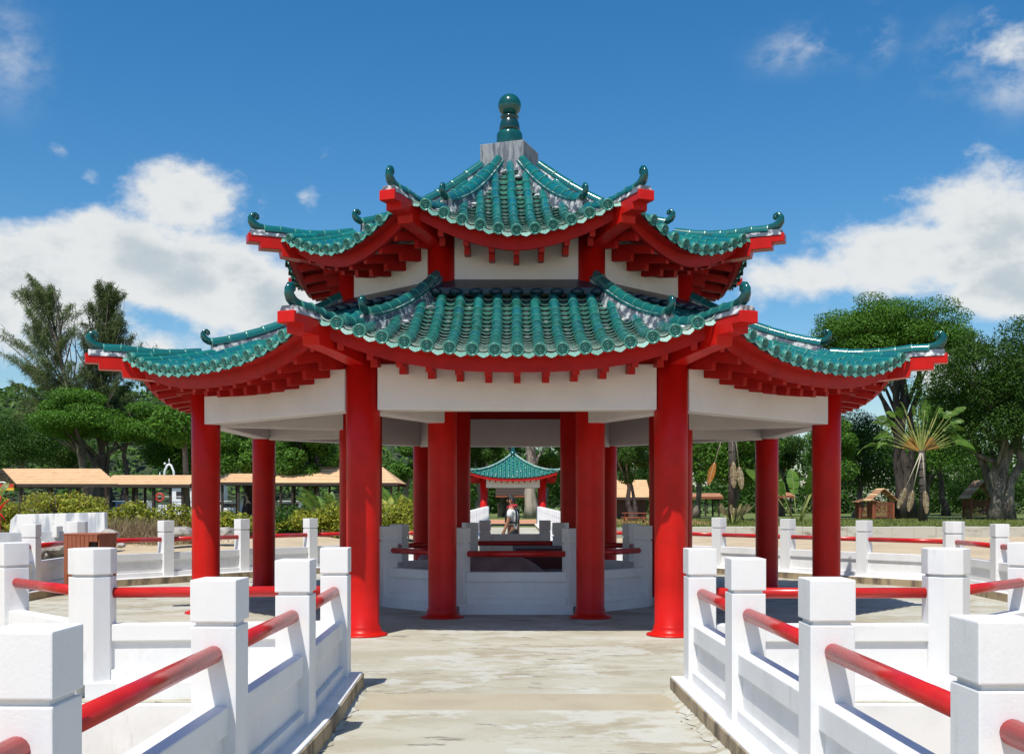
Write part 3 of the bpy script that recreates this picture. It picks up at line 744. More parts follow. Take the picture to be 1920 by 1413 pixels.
            prof = [(-.30, .05, .070), (-.20, .05, .080), (-.10, .065, .088), (-.02, .11, .088), (.025, .175, .078), (.03, .24, .066), (.0, .29, .056), (-.05, .305, .048), (-.09, .28, .04), (-.098, .24, .034), (-.075, .218, .028), (-.052, .228, .022)]
            sk = .78 if ti == 0 else .64
            sc = MB(); sc.tube([bp + rad * r_ + Vector((0, 0, z_)) for r_, z_, _ in [(q[0] * sk, q[1] * sk, 0) for q in prof]], [q[2] * (sk - .04) for q in prof], TEALF, 10, flat=.85)
            sc.sphere(bp + rad * -.066 * sk + Vector((0, 0, .25 * sk)), .034 * sk, TEALF, 8, 6, (1, 1, 1))
            sc.build('scroll_end', root)
        # stepped hip beam
        tp = RF.tip + .02; zt = RF.hip(k, RF.tip, 0).z - .02
        out = [(tp, zt), (tp, zt - .13), (tp - .18, zt - .13), (tp - .18, zt - .215), (tp - .48, zt - .215), (tp - .50, zt - .31), (tp - .95, zt - .35), (inner + .35, zt - .46), (inner + .35, zt - .16), (RF.tip - .5, zt - .05)]
        vs = []
        for sx in (-.11, .11):
            for r_, z_ in out: q = rad * r_ + tan * sx; vs.append((q.x, q.y, z_))
        nn = len(out); hb = MB()
        hb.add(vs, [tuple(range(nn)), tuple(range(2 * nn - 1, nn - 1, -1))] + [((i + 1) % nn, i, nn + i, nn + (i + 1) % nn) for i in range(nn)], RED)
        hb.build('hip_beam', root, bevel=.006, bseg=1)
for jobs, me, src, rest, nm in ((jobs_roll, m_roll, ROLL, rest_roll, 'roll_tile'), (jobs_pan, m_pan, PANM, rest_pan, 'pan_tile')):
    jobs.sort(key=lambda j: j[0])
    for i, (_, M, root) in enumerate(jobs):
        if i < 300: link(nm, me, root, M)
        else: faces_append(rest, src, M)
    rest.build(nm + '_field', pav, kind='stuff')
# roof top: weathered base block and glazed finial
ac = (-.10, 0)
b = MB(); s = .37
q = [(s * math.sqrt(2) * math.cos(R_(45 + 90 * i - 20)) + ac[0], s * math.sqrt(2) * math.sin(R_(45 + 90 * i - 20))) for i in range(4)]
b.prism(q, 6.72, 7.33, CAPSTONE); b.build('apex_block', pav, bevel=.012)
fb = MB(); fb.lathe([(.205, 7.33), (.212, 7.36), (.212, 7.53), (.205, 7.57), (.185, 7.60), (.165, 7.605)], TEALF, c=(*ac, 0), seg=32)
fin = fb.build('finial', pav)
fb = MB(); fb.lathe([(.165, 7.6055), (.168, 7.66), (.155, 7.74), (.135, 7.79), (.125, 7.81), (.15, 7.825), (.15, 7.85), (.12, 7.865)], TEALK, c=(*ac, 0), seg=32); fb.build('finial_neck', fin)
fb = MB(); fb.sphere((*ac, 8.03), .188, TEALF, 32, 20); fb.build('finial_ball', fin)

# ------------------------------------------------------------------ pool statues and sign
def tortoise(loc, rz, s, label):
    b = MB(); M = Matrix.Translation(loc) @ Matrix.Rotation(rz, 4, 'Z') @ Matrix.Scale(s, 4)
    n, m_ = 20, 8; vs = []
    for j in range(m_ + 1):
        t = j / m_ * math.pi / 2; r = math.cos(t); z = math.sin(t)
        for i in range(n):
            a = 2 * math.pi * i / n; bump = 1 + .035 * math.cos(a * 5) * math.sin(2 * t)
            vs.append((.62 * r * math.cos(a) * bump, .48 * r * math.sin(a) * bump, .18 + .42 * z * bump))
    b.add(vs, [(j * n + i, j * n + (i + 1) % n, (j + 1) * n + (i + 1) % n, (j + 1) * n + i) for j in range(m_) for i in range(n)] + [tuple(range(n - 1, -1, -1))], STONEP, True, M)
    sh = b.build('tortoise_statue'); tag(sh, label, 'statue', 'stone tortoises in the pool')
    h = MB(); h.tube([M @ Vector(p) for p in ((.5, 0, .22), (.72, 0, .33), (.9, 0, .46), (1.02, 0, .5))], [.15 * s, .12 * s, .13 * s, .06 * s], STONEP, 10); h.build('head', sh)
    for sx, sy in ((.4, .4), (.4, -.4), (-.4, .4), (-.4, -.4)):
        l = MB(); l.tube([M @ Vector(p) for p in ((sx * .8, sy * .8, .22), (sx * 1.15, sy * 1.15, .12), (sx * 1.25, sy * 1.3, 0))], [.13 * s, .11 * s, .12 * s], STONEP, 8); l.build('leg', sh)
    return sh
tortoise((-.35, .55, -.30), 2.4, 1.75, 'large pinkish stone tortoise in the shaded pool behind the front panel')
tortoise((-1.0, -.25, -.30), .6, 1.35, 'smaller pinkish stone tortoise at the left of the shaded pool')
ps = MB(); ps.box((.48, 1.62, .60), (.95, .05, .38), SIGNRED); sgn = ps.build('pool_sign'); tag(sgn, 'dark red framed sign on the inner pool wall', 'sign')
fr = MB()
for c, sz in (((.48, 1.60, .805), (1.06, .06, .05)), ((.48, 1.60, .395), (1.06, .06, .05)), ((-.02, 1.60, .6), (.05, .058, .36)), ((.98, 1.60, .6), (.05, .058, .36))): fr.box(c, sz, GREYFR)
fr.build('frame', sgn)

pp_ = empty('low_parapet', (0, 4.95, 0), 'short solid parapet with two capped posts in the pavilion shade in front of the man', 'parapet')
for sx in (-1, 1):
    M = Matrix.Translation((sx * .62, 4.95, 0)); po = link('post', POSTS['square'][0], pp_, M); link('post_cap', POSTS['square'][1], po, M)
MB().box((0, 4.95, .47), (1.03, .13, .93), WHITE).build('panel', pp_, bevel=.008)
# ------------------------------------------------------------------ slatted bin
bx, by = -7.42, 19.2 - CAMD
bn = empty('litter_bin', (bx, by, 0), 'red-brown slatted wooden litter bin by the left terrace balustrade', 'bin')
Mb = Matrix.Translation((bx, by, 0)) @ Matrix.Rotation(R_(-14), 4, 'Z')
def bput(name, c, sz, mt=BINWOOD):
    b = MB(); b.box(c, sz, mt); o = b.build(name, bn, bevel=.004, bseg=1); o.matrix_basis = Mb; adopt(o, bn)
bput('liner', (0, 0, .5), (.58, .48, .86), DKWOOD)
for i in range(8):
    x = -.33 + .66 * (i + .5) / 8; hgt = 1.02
    if i in (6, 7): bput('slat', (x, -.27, .40), (.076, .03, .68)); bput('slat', (x, -.27, .98), (.076, .03, .12))
    else: bput('slat', (x, -.27, .06 + .5 * .97), (.076, .03, .97))
    bput('slat', (x, .27, .545), (.076, .03, .97))
for i in range(6):
    y = -.25 + .5 * (i + .5) / 6
    for sx in (-1, 1): bput('slat', (sx * .33, y, .545), (.03, .077, .97))
bput('lid', (0, 0, 1.045), (.70, .58, .03)); bput('chute_shelf', (.22, -.31, .76), (.2, .12, .03))
bput('rail_strip', (0, -.245, .2), (.6, .02, .06), DKWOOD)

# ------------------------------------------------------------------ far square gate hut at the end of the back bridge
def hut():
    D = 71.0; y = D - CAMD; root = empty('gate_hut', (0, y, 0), 'small square hut with curved green roof and red columns beyond the back bridge', 'hut')
    for sx in (-1, 1):
        for sy in (-1, 1):
            b = MB(); b.lathe([(.3, 0), (.22, .06), (.21, .2), (.22, 3.1)], RED, seg=16); o = link('column', b.mesh('column'), root, Matrix.Translation((sx * 1.86, y + sy * 1.86, 0)))
    for a, c in (((-1.86, -1.86), (1.86, -1.86)), ((-1.86, 1.86), (1.86, 1.86)), ((-1.86, -1.86), (-1.86, 1.86)), ((1.86, -1.86), (1.86, 1.86))):
        MB().beam((a[0], a[1] + y), (c[0], c[1] + y), .3, 2.42, 2.95, PLASTER, -.18, -.18).build('beam', root)
    E, ze, zt = 2.75, 3.02, 4.62
    def Z(s, r):  # r distance from axis, s along
        t = 1 - r / E; u = abs(s) / max(r, 1e-6); return ze + (zt - ze) * (.45 * t + .55 * t * t) + .42 * min(u, 1) ** 2.5 * (1 - t) ** 2
    base = MB(); rows = MB()
    for k in range(4):
        a = k * math.pi / 2; n_ = Vector((math.sin(a), -math.cos(a))); t_ = Vector((math.cos(a), math.sin(a)))
        def pt(s, r, dz=0): q = n_ * r + t_ * s; return (q.x, q.y + y, Z(s, r) + dz)
        vs = [pt((2 * i / 12 - 1) * (E * (1 - j / 10) + .02), E * (1 - j / 10) + .02, -.02) for j in range(11) for i in range(13)]
        base.add(vs, [(j * 13 + i, j * 13 + i + 1, (j + 1) * 13 + i + 1, (j + 1) * 13 + i) for j in range(10) for i in range(12)], PAN, True)
        nr = 10
        for r_ in range(-nr, nr + 1):
            s = r_ * .262; r0 = abs(s) + .06; nseg = max(1, int((E - r0) / .3))
            if E - r0 < .1: continue
            for q in range(nseg):
                ra = E + (r0 - E) * q / nseg; rb = E + (r0 - E) * (q + 1) / nseg
                rows.tube([pt(s, ra + .02, .03), pt(s, rb, .02)], [.075, .065], TEAL, 6)
        fa = MB(); vs = []
        for i in range(15):
            s = (2 * i / 14 - 1) * E
            for zz in (-.05, -.22): vs.append(pt(s, E - .02, zz))
            for zz in (-.22, -.05): vs.append(pt(s * .97, E - .1, zz))
        fa.add(vs, [(4 * i + c, 4 * i + (c + 1) % 4, 4 * i + 4 + (c + 1) % 4, 4 * i + 4 + c) for i in range(14) for c in range(4)], REDD); fa.build('fascia', root)
        for i in range(-6, 7):
            rf = MB(); s = i * .36; rf.bar(pt(s, E - .1, -.30), pt(s, max(2.1, abs(s)), -.42), .08, .12, REDD); rf.build('rafter', root)
        so = MB(); so.add([pt(-E, E - .1, -.2), pt(0, E - .1, -.2), pt(E, E - .1, -.2), pt(1.7, 1.7, -.65), pt(-1.7, 1.7, -.65)], [(4, 3, 2, 1, 0)], REDD); so.build('soffit', root)
        hp = [];
        for j in range(11): r = E * 1.06 * (1 - j / 10) + .1; hp.append(pt(r, r, .07 if r <= E else .09))
        rg = MB(); rg.tube(hp, .075, mat('pale_ridge', (.34, .42, .38), .6, (.06, .24, .20), 6, 5), 8); rg.build('ridge', root)
    rfm = base.build('roof', root); rows.build('roll_tile_rows', root, kind='stuff')
    fb = MB(); fb.lathe([(.26, 4.52), (.24, 4.70), (.12, 4.78), (.14, 4.86), (.10, 4.93), (.14, 5.04), (.08, 5.14), (.02, 5.2)], TEALF, c=(0, y, 0), seg=14); fb.build('finial', root)
hut()

# ------------------------------------------------------------------ man on the back bridge
def skinned(name, pts, edges, rad, mt, parent=None, sub=1, loc=(0, 0, 0), rot=0):
    me = bpy.data.meshes.new(name); me.from_pydata(pts, edges, []); me.materials.append(mt)
    o = bpy.data.objects.new(name, me); col.objects.link(o)
    sk = o.modifiers.new('skin', 'SKIN'); sk.use_smooth_shade = True
    lay = me.skin_vertices[0] if me.skin_vertices else None
    if lay is None:
        bm = bmesh.new(); bm.from_mesh(me); bm.verts.layers.skin.verify(); bm.to_mesh(me); bm.free(); lay = me.skin_vertices[0]
    for i, r in enumerate(rad): lay.data[i].radius = r if isinstance(r, tuple) else (r, r); lay.data[i].use_root = (i == 0)
    sb = o.modifiers.new('sub', 'SUBSURF'); sb.levels = sub; sb.render_levels = sub
    o.matrix_basis = Matrix.Translation(loc) @ Matrix.Rotation(rot, 4, 'Z')
    return adopt(o, parent)
def man():
    loc = (PX(963, 26.4), 26.4 - CAMD, 0); rot = R_(-18)      # faces -x
    # local frame: facing -x, left side towards -y
    H = [(0, 0, .95), (0, 0, 1.12), (.01, 0, 1.30), (.01, 0, 1.42), (-.005, 0, 1.50), (-.02, 0, 1.56), (-.03, 0, 1.63), (-.025, 0, 1.70)]
    R = [(.125, .15), (.115, .14), (.13, .165), (.10, .14), (.055, .055), (.07, .062), (.088, .075), (.06, .055)]
    E = [(i, i + 1) for i in range(7)]
    def chain(start, pts, rads):
        p = start
        for q, r in zip(pts, rads): H.append(q); R.append(r); E.append((p, len(H) - 1)); p = len(H) - 1
        return p
    for sy in (-1, 1):
        fw = -.05 if sy < 0 else .04
        w = chain(3, [(.01, sy * .19, 1.40), (.02 + fw, sy * .235, 1.13), (fw * 2.2 - .02, sy * .24, .90)], [.06, .047, .036])
        hnd = chain(w, [(fw * 2.5 - .03, sy * .24, .84)], [.036])
        for j in range(4):
            off = -.032 + .021 * j; chain(hnd, [(fw * 2.6 - .035 + off, sy * .242, .79), (fw * 2.6 - .05 + off, sy * .235, .755 + .006 * abs(j - 1.5)), (fw * 2.6 - .06 + off, sy * .222, .73)], [.0105, .0095, .008])
        chain(hnd, [(fw * 2.6 - .075, sy * .222, .82), (fw * 2.6 - .09, sy * .21, .785)], [.012, .009])
        st = -.10 if sy < 0 else .12
        chain(0, [(0, sy * .095, .88), (st * .5 - .02, sy * .10, .50), (st * .9 + .02, sy * .10, .10), (st * .9 - .05, sy * .10, .05), (st * .9 - .15, sy * .10, .03)], [.095, .062, .045, .045, .035])
    body = skinned('person', H, E, R, SKIN, None, 1, loc, rot)
    tag(body, 'man in white t-shirt, black harness and red collar facing left on the back bridge', 'person')
    sh = [(0, 0, .90), (0, 0, 1.05), (.01, 0, 1.22), (.01, 0, 1.36), (0, 0, 1.45), (.01, -.19, 1.40), (-.005, -.228, 1.20), (.01, .19, 1.40), (.03, .228, 1.20)]
    skinned('t_shirt', sh, [(0, 1), (1, 2), (2, 3), (3, 4), (3, 5), (5, 6), (3, 7), (7, 8)], [(.145, .175), (.14, .165), (.15, .185), (.125, .165), (.065, .075), .085, .078, .085, .078], SHIRT, body, 1, loc, rot)
    tr = [(0, 0, .98), (0, 0, .90)]; te = [(0, 1)]; rd = [(.14, .165), (.145, .17)]
    for sy in (-1, 1):
        st = -.10 if sy < 0 else .12
        for q, r in (((0, sy * .10, .82), .11), ((st * .5 - .02, sy * .10, .50), .085), ((st * .9 + .02, sy * .10, .09), .072)):
            tr.append(q); rd.append(r); te.append((1 if r == .11 else len(tr) - 2, len(tr) - 1))
    skinned('trousers', tr, te, rd, BLACK, body, 1, loc, rot)
    M = Matrix.Translation(loc) @ Matrix.Rotation(rot, 4, 'Z')
    h = MB(); n, m_ = 16, 8; vs = []
    for j in range(m_ + 1):
        t = math.pi / 2 * j / m_
        for i in range(n):
            a = 2 * math.pi * i / n; lo = -.02 + (.055 if math.cos(a) < -.3 else -.045 if math.cos(a) > .2 else .0)
            vs.append((-.022 + .108 * math.cos(t) * math.cos(a), .092 * math.cos(t) * math.sin(a), 1.665 + lo * (1 - j / m_) + .105 * math.sin(t)))
    h.add(vs, [(j * n + i, j * n + (i + 1) % n, (j + 1) * n + (i + 1) % n, (j + 1) * n + i) for j in range(m_) for i in range(n)], HAIR, True, M); h.build('hair', body)
    f = MB()
    f.tube([M @ Vector(p) for p in ((-.112, 0, 1.645), (-.135, 0, 1.615), (-.115, 0, 1.605))], [.012, .018, .014], SKIN, 8)
    for sy in (-1, 1):
        f.sphere(M @ Vector((-.105, sy * .033, 1.648)), .011, BLACK, 8, 6); f.sphere(M @ Vector((.0, sy * .083, 1.63)), .028, SKIN, 8, 6, (.6, .35, 1))
    f.tube([M @ Vector(p) for p in ((-.105, -.025, 1.578), (-.113, 0, 1.58), (-.105, .025, 1.578))], .006, VESTRED, 6)
    f.build('face', body)
    hr = MB(); r = .02
    hr.tube([M @ Vector(p) for p in ((.10, -.07, 1.02), (.135, -.08, 1.2), (.115, -.09, 1.38), (.04, -.10, 1.475), (-.08, -.09, 1.42), (-.135, -.085, 1.25), (-.14, -.08, 1.10))], .026, BLACK, 8)
    hr.tube([M @ Vector(p) for p in ((.10, .07, 1.02), (.135, .08, 1.2), (.115, .09, 1.38), (.04, .10, 1.475), (-.08, .09, 1.42), (-.135, .085, 1.25), (-.14, .08, 1.10))], .026, BLACK, 8)
    pts = [M @ Vector((.155 * math.cos(a), .185 * math.sin(a), 1.10)) for a in np.linspace(0, 2 * math.pi, 20)]
    hr.tube(pts, .022, BLACK, 8); hr.build('harness', body)
    cl = MB(); cl.tube([M @ Vector(p) for p in ((-.10, -.06, 1.44), (-.03, -.11, 1.48), (.07, -.08, 1.50), (.095, 0, 1.505), (.07, .08, 1.50), (-.03, .11, 1.48), (-.10, .06, 1.44))], .036, VESTRED, 10); cl.build('collar', body)
    for sy in (-1, 1):
        st = -.10 if sy < 0 else .12
        s = MB(); s.sphere((st * .9 - .05, sy * .10, .045), .06, BLACK, 12, 8, (2.1, .85, .75), M); s.build('shoe', body)
man()

# ------------------------------------------------------------------ vegetation
def trunk_mb(base, top, r0, r1, limbs, mt, wig=.15, seg=9, n=7, seed=0):
    rr = random.Random(seed); b = MB(); base = Vector(base); top = Vector(top); H = (top - base).length
    pts = []; rad = []
    for i in range(n + 1):
        t = i / n; p = base.lerp(top, t) + Vector((rr.uniform(-1, 1), rr.uniform(-1, 1), 0)) * wig * min(t * 3, 1)
        pts.append(p); rad.append((r0 + (r1 - r0) * t) * (1.55 if i == 0 else 1.12 if i == 1 else 1))
    b.tube(pts, rad, mt, seg)
    for (t, end, r) in limbs:
        i = min(n - 1, int(t * n)); s = pts[i].lerp(pts[i + 1], t * n - i); end = Vector(end)
        mid = s.lerp(end, .5) + Vector((rr.uniform(-.3, .3), rr.uniform(-.3, .3), rr.uniform(-.1, .35))) * (end - s).length * .3
        b.tube([s, s.lerp(mid, .55), mid, mid.lerp(end, .55), end], [r, r * .8, r * .62, r * .42, r * .16], mt, 7)
    return b
def tree(px, d, top, bot, wpx, label, leaf, nleaf, lsize, bark=BARKD, tr=.35, shape='round', seed=1, name='broadleaf_tree', group='trees on the shore', base_z=0.0, depth=None, nb=26, gap=.34, multi=1, up=.45, bx=None, extra_limbs=()):
    """crown between photo rows top..bot, wpx wide (photo px) at distance d"""
    rr = random.Random(seed); cx = PX(px, d); y = d - CAMD; zt, zb = PZ(top, d), PZ(bot, d); W = wpx * d / F / 2; Hh = (zt - zb) / 2; zc = (zt + zb) / 2
    base = Vector((PX(bx, d) if bx else cx, y, base_z))
    root = empty(name, base, label, 'tree', group)
    blobs = []
    for i in range(nb):
        for _ in range(30):
            u = Vector((rr.gauss(0, 1), rr.gauss(0, 1), rr.gauss(0, 1))).normalized() * (rr.random() ** .4)
            if shape == 'umbrella' and u.z < -.35: continue
            break
        g = gap * rr.uniform(.65, 1.25)
        fl = .42 if shape == 'umbrella' else .8
        blobs.append((cx + u.x * W * (1 - g * .8), y + u.y * (depth or W) * (1 - g * .8), zc + u.z * Hh * (1 - g * .6), W * g, W * g, min(W, Hh * 1.6) * g * fl))
    V = blob_leaves(blobs, int(nleaf * 1.9), lsize * .70, up=up, shell=.45)
    me = quads_mesh('crown', V, leaf); link('crown', me, root)
    limbs = []
    for i in range(9):
        q = blobs[rr.randrange(nb)]; limbs.append((rr.uniform(.45, .95), (q[0], q[1], q[2] - q[5] * .3), tr * rr.uniform(.3, .5)))
    limbs += list(extra_limbs)
    ctop = Vector((cx + rr.uniform(-.2, .2) * W, y, zb + (zt - zb) * .35))
    b = trunk_mb(base, ctop, tr, tr * .5, limbs, bark, wig=tr * .8, seed=seed)
    for q in range(multi - 1):
        bl = blobs[rr.randrange(nb)]
        b2 = trunk_mb(base + Vector((rr.uniform(-1, 1) * tr * 1.4, rr.uniform(-.6, .6), 0)), (bl[0] * .6 + cx * .4, bl[1], bl[2]), tr * .75, tr * .3, [(.6, (blobs[rr.randrange(nb)][:3]), tr * .3)], bark, wig=tr * .7, seed=seed + 11 * q + 3)
        faces_append(b, b2, Matrix.Identity(4))
    b.build('trunk', root)
    return root
# right side
tree(1678, 96, 546, 725, 315, 'tall umbrella-shaped rain tree above the right eave', L_RAIN, 42000, .28, BARKD, .55, 'umbrella', 3, 'rain_tree', nb=64, gap=.30, multi=4, bx=1712, up=.8)
tree(1872, 90, 576, 885, 325, 'big dark tree at the right edge with branching grey trunks', L_DARK, 38000, .28, BARK, .6, 'round', 5, nb=72, gap=.24, multi=4, bx=1880, depth=5)
tree(1780, 112, 690, 920, 230, 'mid-green tree between the umbrella tree and the right edge tree', L_RAIN, 14000, .30, BARKD, .35, 'round', 6, nb=22)
tree(1612, 104, 725, 945, 240, 'leafy dark tree behind the lattice playhouse on the right', L_DARK, 14000, .26, BARK, .35, 'round', 7, nb=24)
tree(1560, 92, 745, 940, 130, 'bright leafy tree just right of the outer right column', L_GLOSS, 9000, .28, BARK, .25, 'round', 8, nb=18)
tree(1390, 88, 770, 920, 190, 'glossy broad-leaved tree between the two right-hand columns', L_GLOSS, 16000, .32, BARK, .3, 'round', 9, nb=30)
tree(1310, 98, 740, 925, 120, 'dense tree just right of the front right column', L_GLOSS, 9000, .30, BARK, .3, 'round', 10, nb=20)
tree(1190, 84, 800, 905, 120, 'thin crowned tree with forked pale trunk before the tan roof', L_DARK, 5200, .24, BARK, .22, 'round', 12, nb=18, gap=.28, multi=2, extra_limbs=[])
tree(1470, 110, 780, 935, 120, 'far tree beside the banana clump on the right', L_DARK, 9000, .30, BARK, .3, 'round', 13, nb=20)
tree(1740, 120, 760, 950, 190, 'background tree behind the traveller palm', L_GLOSS, 9000, .32, BARK, .35, 'round', 14, nb=20)
tree(1850, 125, 850, 960, 160, 'background tree seen under the right edge tree', L_DARK, 9000, .32, BARK, .35, 'round', 15, nb=20)
tree(1250, 125, 800, 940, 150, 'background tree above the tan roofed building', L_DARK, 9000, .32, BARK, .35, 'round', 16, nb=20)
# centre, behind the hut
for i, (px, d, t_, b_, w_, m_, lf) in enumerate(((905, 100, 790, 925, 90, 1, L_DARK), (955, 108, 770, 915, 90, 2, L_GLOSS), (1030, 100, 780, 920, 80, 1, L_GLOSS), (1075, 110, 770, 925, 90, 2, L_DARK), (870, 106, 800, 930, 80, 1, L_GLOSS))):
    tree(px, d, t_, b_, w_, ('dark tree left of the green hut roof', 'tall tree directly behind the green hut roof', 'tree right of the green hut roof', 'farther dark tree right of the green hut', 'leafy tree far left of the green hut')[i], lf, 8000, .26, BARK, .3, 'round', 20 + i, nb=18, multi=m_)
pt_ = trunk_mb(P(1003, 972, 98), P(1000, 800, 98), .55, .4, [(.6, P(985, 830, 98), .2), (.5, P(1030, 835, 98), .22)], mat('pale_bark', (.36, .31, .25), .95, (.2, .17, .14), 2, 6, (.4, .65), .5, 5, stretch=(1, 1, .3)), .2, 12, seed=4)
r = empty('bare_trunk_tree', P(1003, 972, 98), 'thick pale tree trunk standing right behind the man', 'tree', 'trees on the shore'); pt_.build('trunk', r)
link('crown', quads_mesh('crown', blob_leaves([(P(1000, 790, 98)[0] + dx, 98 - CAMD, PZ(790, 98) + dz, 2.2, 2.2, 1.5) for dx, dz in ((0, 0), (2, .6), (-2, .8), (.5, 1.8))], 4000, .26), L_DARK), r)
C = []; rr = random.Random(77)
for i in range(240):
    d_ = rr.uniform(132, 165); px = rr.uniform(800, 2150); C.append((PX(px, d_), d_ - CAMD, rr.uniform(.2, 1.0) ** 1.4 * 9.0, rr.uniform(2.2, 4.2), rr.uniform(2, 4), rr.uniform(1.6, 2.8)))
tag(link('tree_line', quads_mesh('tree_line', blob_leaves(C, 80000, .50, up=.5), L_DARK)), 'far dark wood closing the view behind the park', 'wood', kind='stuff')
# left side
tree(200, 92, 722, 868, 300, 'wide spreading tree with dark forked trunk in front of the tan shelter', L_RAIN, 26000, .30, BARKD, .38, 'umbrella', 31, 'rain_tree', nb=44, gap=.26, multi=3, bx=228, up=.7)
tree(330, 100, 760, 905, 150, 'mid-green tree just left of the outer left column', L_RAIN, 12000, .30, BARK, .3, 'round', 32, nb=24)
tree(465, 86, 770, 905, 130, 'dark leafy tree between the two left columns', L_GLOSS, 10000, .30, BARKD, .32, 'round', 33, nb=22, multi=2)
tree(585, 84, 765, 920, 140, 'glossy leafed tree behind the left columns over the tan roof', L_GLOSS, 11000, .32, BARKD, .32, 'round', 34, nb=22, multi=2)
tree(765, 100, 825, 930, 70, 'leafy tree between the left front column and pool', L_GLOSS, 6000, .28, BARK, .2, 'round', 35, nb=16)
tree(45, 120, 770, 880, 190, 'bushy dark tree behind the left end of the tan shelter', L_DARK, 10000, .32, BARK, .3, 'round', 36, nb=22)
tree(130, 130, 800, 890, 170, 'pale green tree behind the shelter roof', L_HILL, 9000, .34, BARK, .3, 'round', 37, nb=22)
def casuarina(px, d, top, bot, wpx, bxp, label, leaf, seed, n, lean=0.0):
    rr = random.Random(seed); cx = PX(px, d); y = d - CAMD; zt, zb = PZ(top, d), PZ(bot, d); W = wpx * d / F / 2; H = zt - zb
    base = Vector((PX(bxp, d), y, 0)); root = empty('casuarina_tree', base, label, 'tree', 'casuarinas on the left'); limbs = []; Vs = []
    for i in range(n):
        t = rr.random() ** 1.15                                    # height of the plume tip in the crown
        half = W * (math.sin(math.pi * min(1, (t * .80 + .16))) ** .7) * (1.0 if t < .8 else .85)
        a = rr.uniform(0, 2 * math.pi); q = rr.random() ** .5
        e = Vector((cx + math.cos(a) * half * q + lean * (t - .4) * W, y + math.sin(a) * half * q * .8, zb + H * t + rr.uniform(-.3, .3)))
        s0 = Vector((base.x + (cx - base.x) * min(1, t + .3), y, max(zb - 1.5, e.z - rr.uniform(.18, .42) * H)))
        if rr.random() < .5: limbs.append((max(.05, min(.97, s0.z / zt)), e, .08))
        k = 210; u = rr.uniform(.15, .35) + (1 - .25) * rng.random(k) ** .8 * .95; u = np.minimum(u, 1.03)
        Pm = np.array(s0)[None] * (1 - u[:, None]) + np.array(e)[None] * u[:, None]
        Pm[:, 2] += .5 * np.sin(np.clip(u, 0, 1) * math.pi) ; Pm += rng.normal(0, .30, (k, 3)) * (1.15 - .85 * u)[:, None]
        dr = unit(np.stack([rng.normal(lean * .5 - .30, .40, k), rng.normal(0, .40, k), rng.normal(-.35, .55, k)], 1))
        side = unit(np.cross(dr, rng.normal(size=(k, 3)))); L = rng.uniform(.25, .65, k)[:, None]; w_ = .022
        Vs.append(np.stack([Pm - side * w_, Pm + side * w_, Pm + dr * L + side * w_ * .3, Pm + dr * L - side * w_ * .3], 1))
    link('crown', quads_mesh('crown', np.concatenate(Vs), leaf), root)
    trunk_mb(base, (cx, y, zt - H * .25), .42, .08, limbs, BARK, .25, 9, seed=seed).build('trunk', root)
casuarina(98, 98, 518, 800, 200, 182, 'tall wispy casuarina with feathery leaning plumes at far left', L_CAS, 41, 135, -.32)
casuarina(207, 94, 528, 780, 175, 186, 'darker denser casuarina beside the wispy one, above the left eave', L_CASD, 42, 150, .10)
casuarina(-45, 100, 590, 760, 90, -40, 'casuarina cut off by the left edge of the photo', L_CASD, 43, 50, .2)
# grey lamp-like palm trunk beside the outer left column
r = empty('palm_trunk_tree', P(356, 950, 80), 'slim grey ringed palm trunk left of the outer left column', 'tree')
b = MB(); p0, p1 = P(357, 955, 80), P(350, 800, 80); b.tube([p0.lerp(p1, t) for t in np.linspace(0, 1, 14)], [.22 * (1 - .25 * t) * (1.08 if i % 2 else 1) for i, t in enumerate(np.linspace(0, 1, 14))], BARK, 10); b.build('trunk', r)
link('crown', quads_mesh('crown', blob_leaves([(PX(345, 80), 80 - CAMD, PZ(795, 80), 2.2, 2.2, 1.6)], 2600, .35), L_RAIN), r)

def paddle(b, base, d_, L, w, mt, pet, petl, petmt, droop=.15, seg=7, twist=0.0):
    """banana-like leaf: petiole + blade of separate torn strips"""
    base = Vector(base); d_ = Vector(d_).normalized(); side = Matrix.Rotation(twist, 3, d_) @ d_.cross(Vector((0, 1, .15))).normalized(); nrm = side.cross(d_)
    s0 = base + d_ * petl
    b.tube([base, base + d_ * petl * .5, s0], [pet, pet * .7, pet * .5], petmt, 5)
    mid = []
    for i in range(seg + 1):
        t = i / seg; mid.append(s0 + d_ * L * t + Vector((0, 0, -1)) * droop * L * t * t)
    b.tube(mid, [pet * .5 * (1 - .7 * i / seg) for i in range(seg + 1)], petmt, 4)
    for i in range(seg):
        for sg in (-1, 1):
            wa = w * math.sin(math.pi * min(1, (i / seg) * .9 + .1)) ** .6; wb = w * math.sin(math.pi * min(1, ((i + 1) / seg) * .9 + .08)) ** .6
            dz = -random.uniform(.0, .35) * w
            q = [mid[i], mid[i].lerp(mid[i + 1], .96), mid[i].lerp(mid[i + 1], 1.15) + side * sg * wb + nrm * dz * .3 + Vector((0, 0, dz)), mid[i].lerp(mid[i + 1], .25) + side * sg * wa + nrm * dz * .3 + Vector((0, 0, dz))]
            b.add(q, [(0, 1, 2, 3)] if sg > 0 else [(3, 2, 1, 0)], mt)
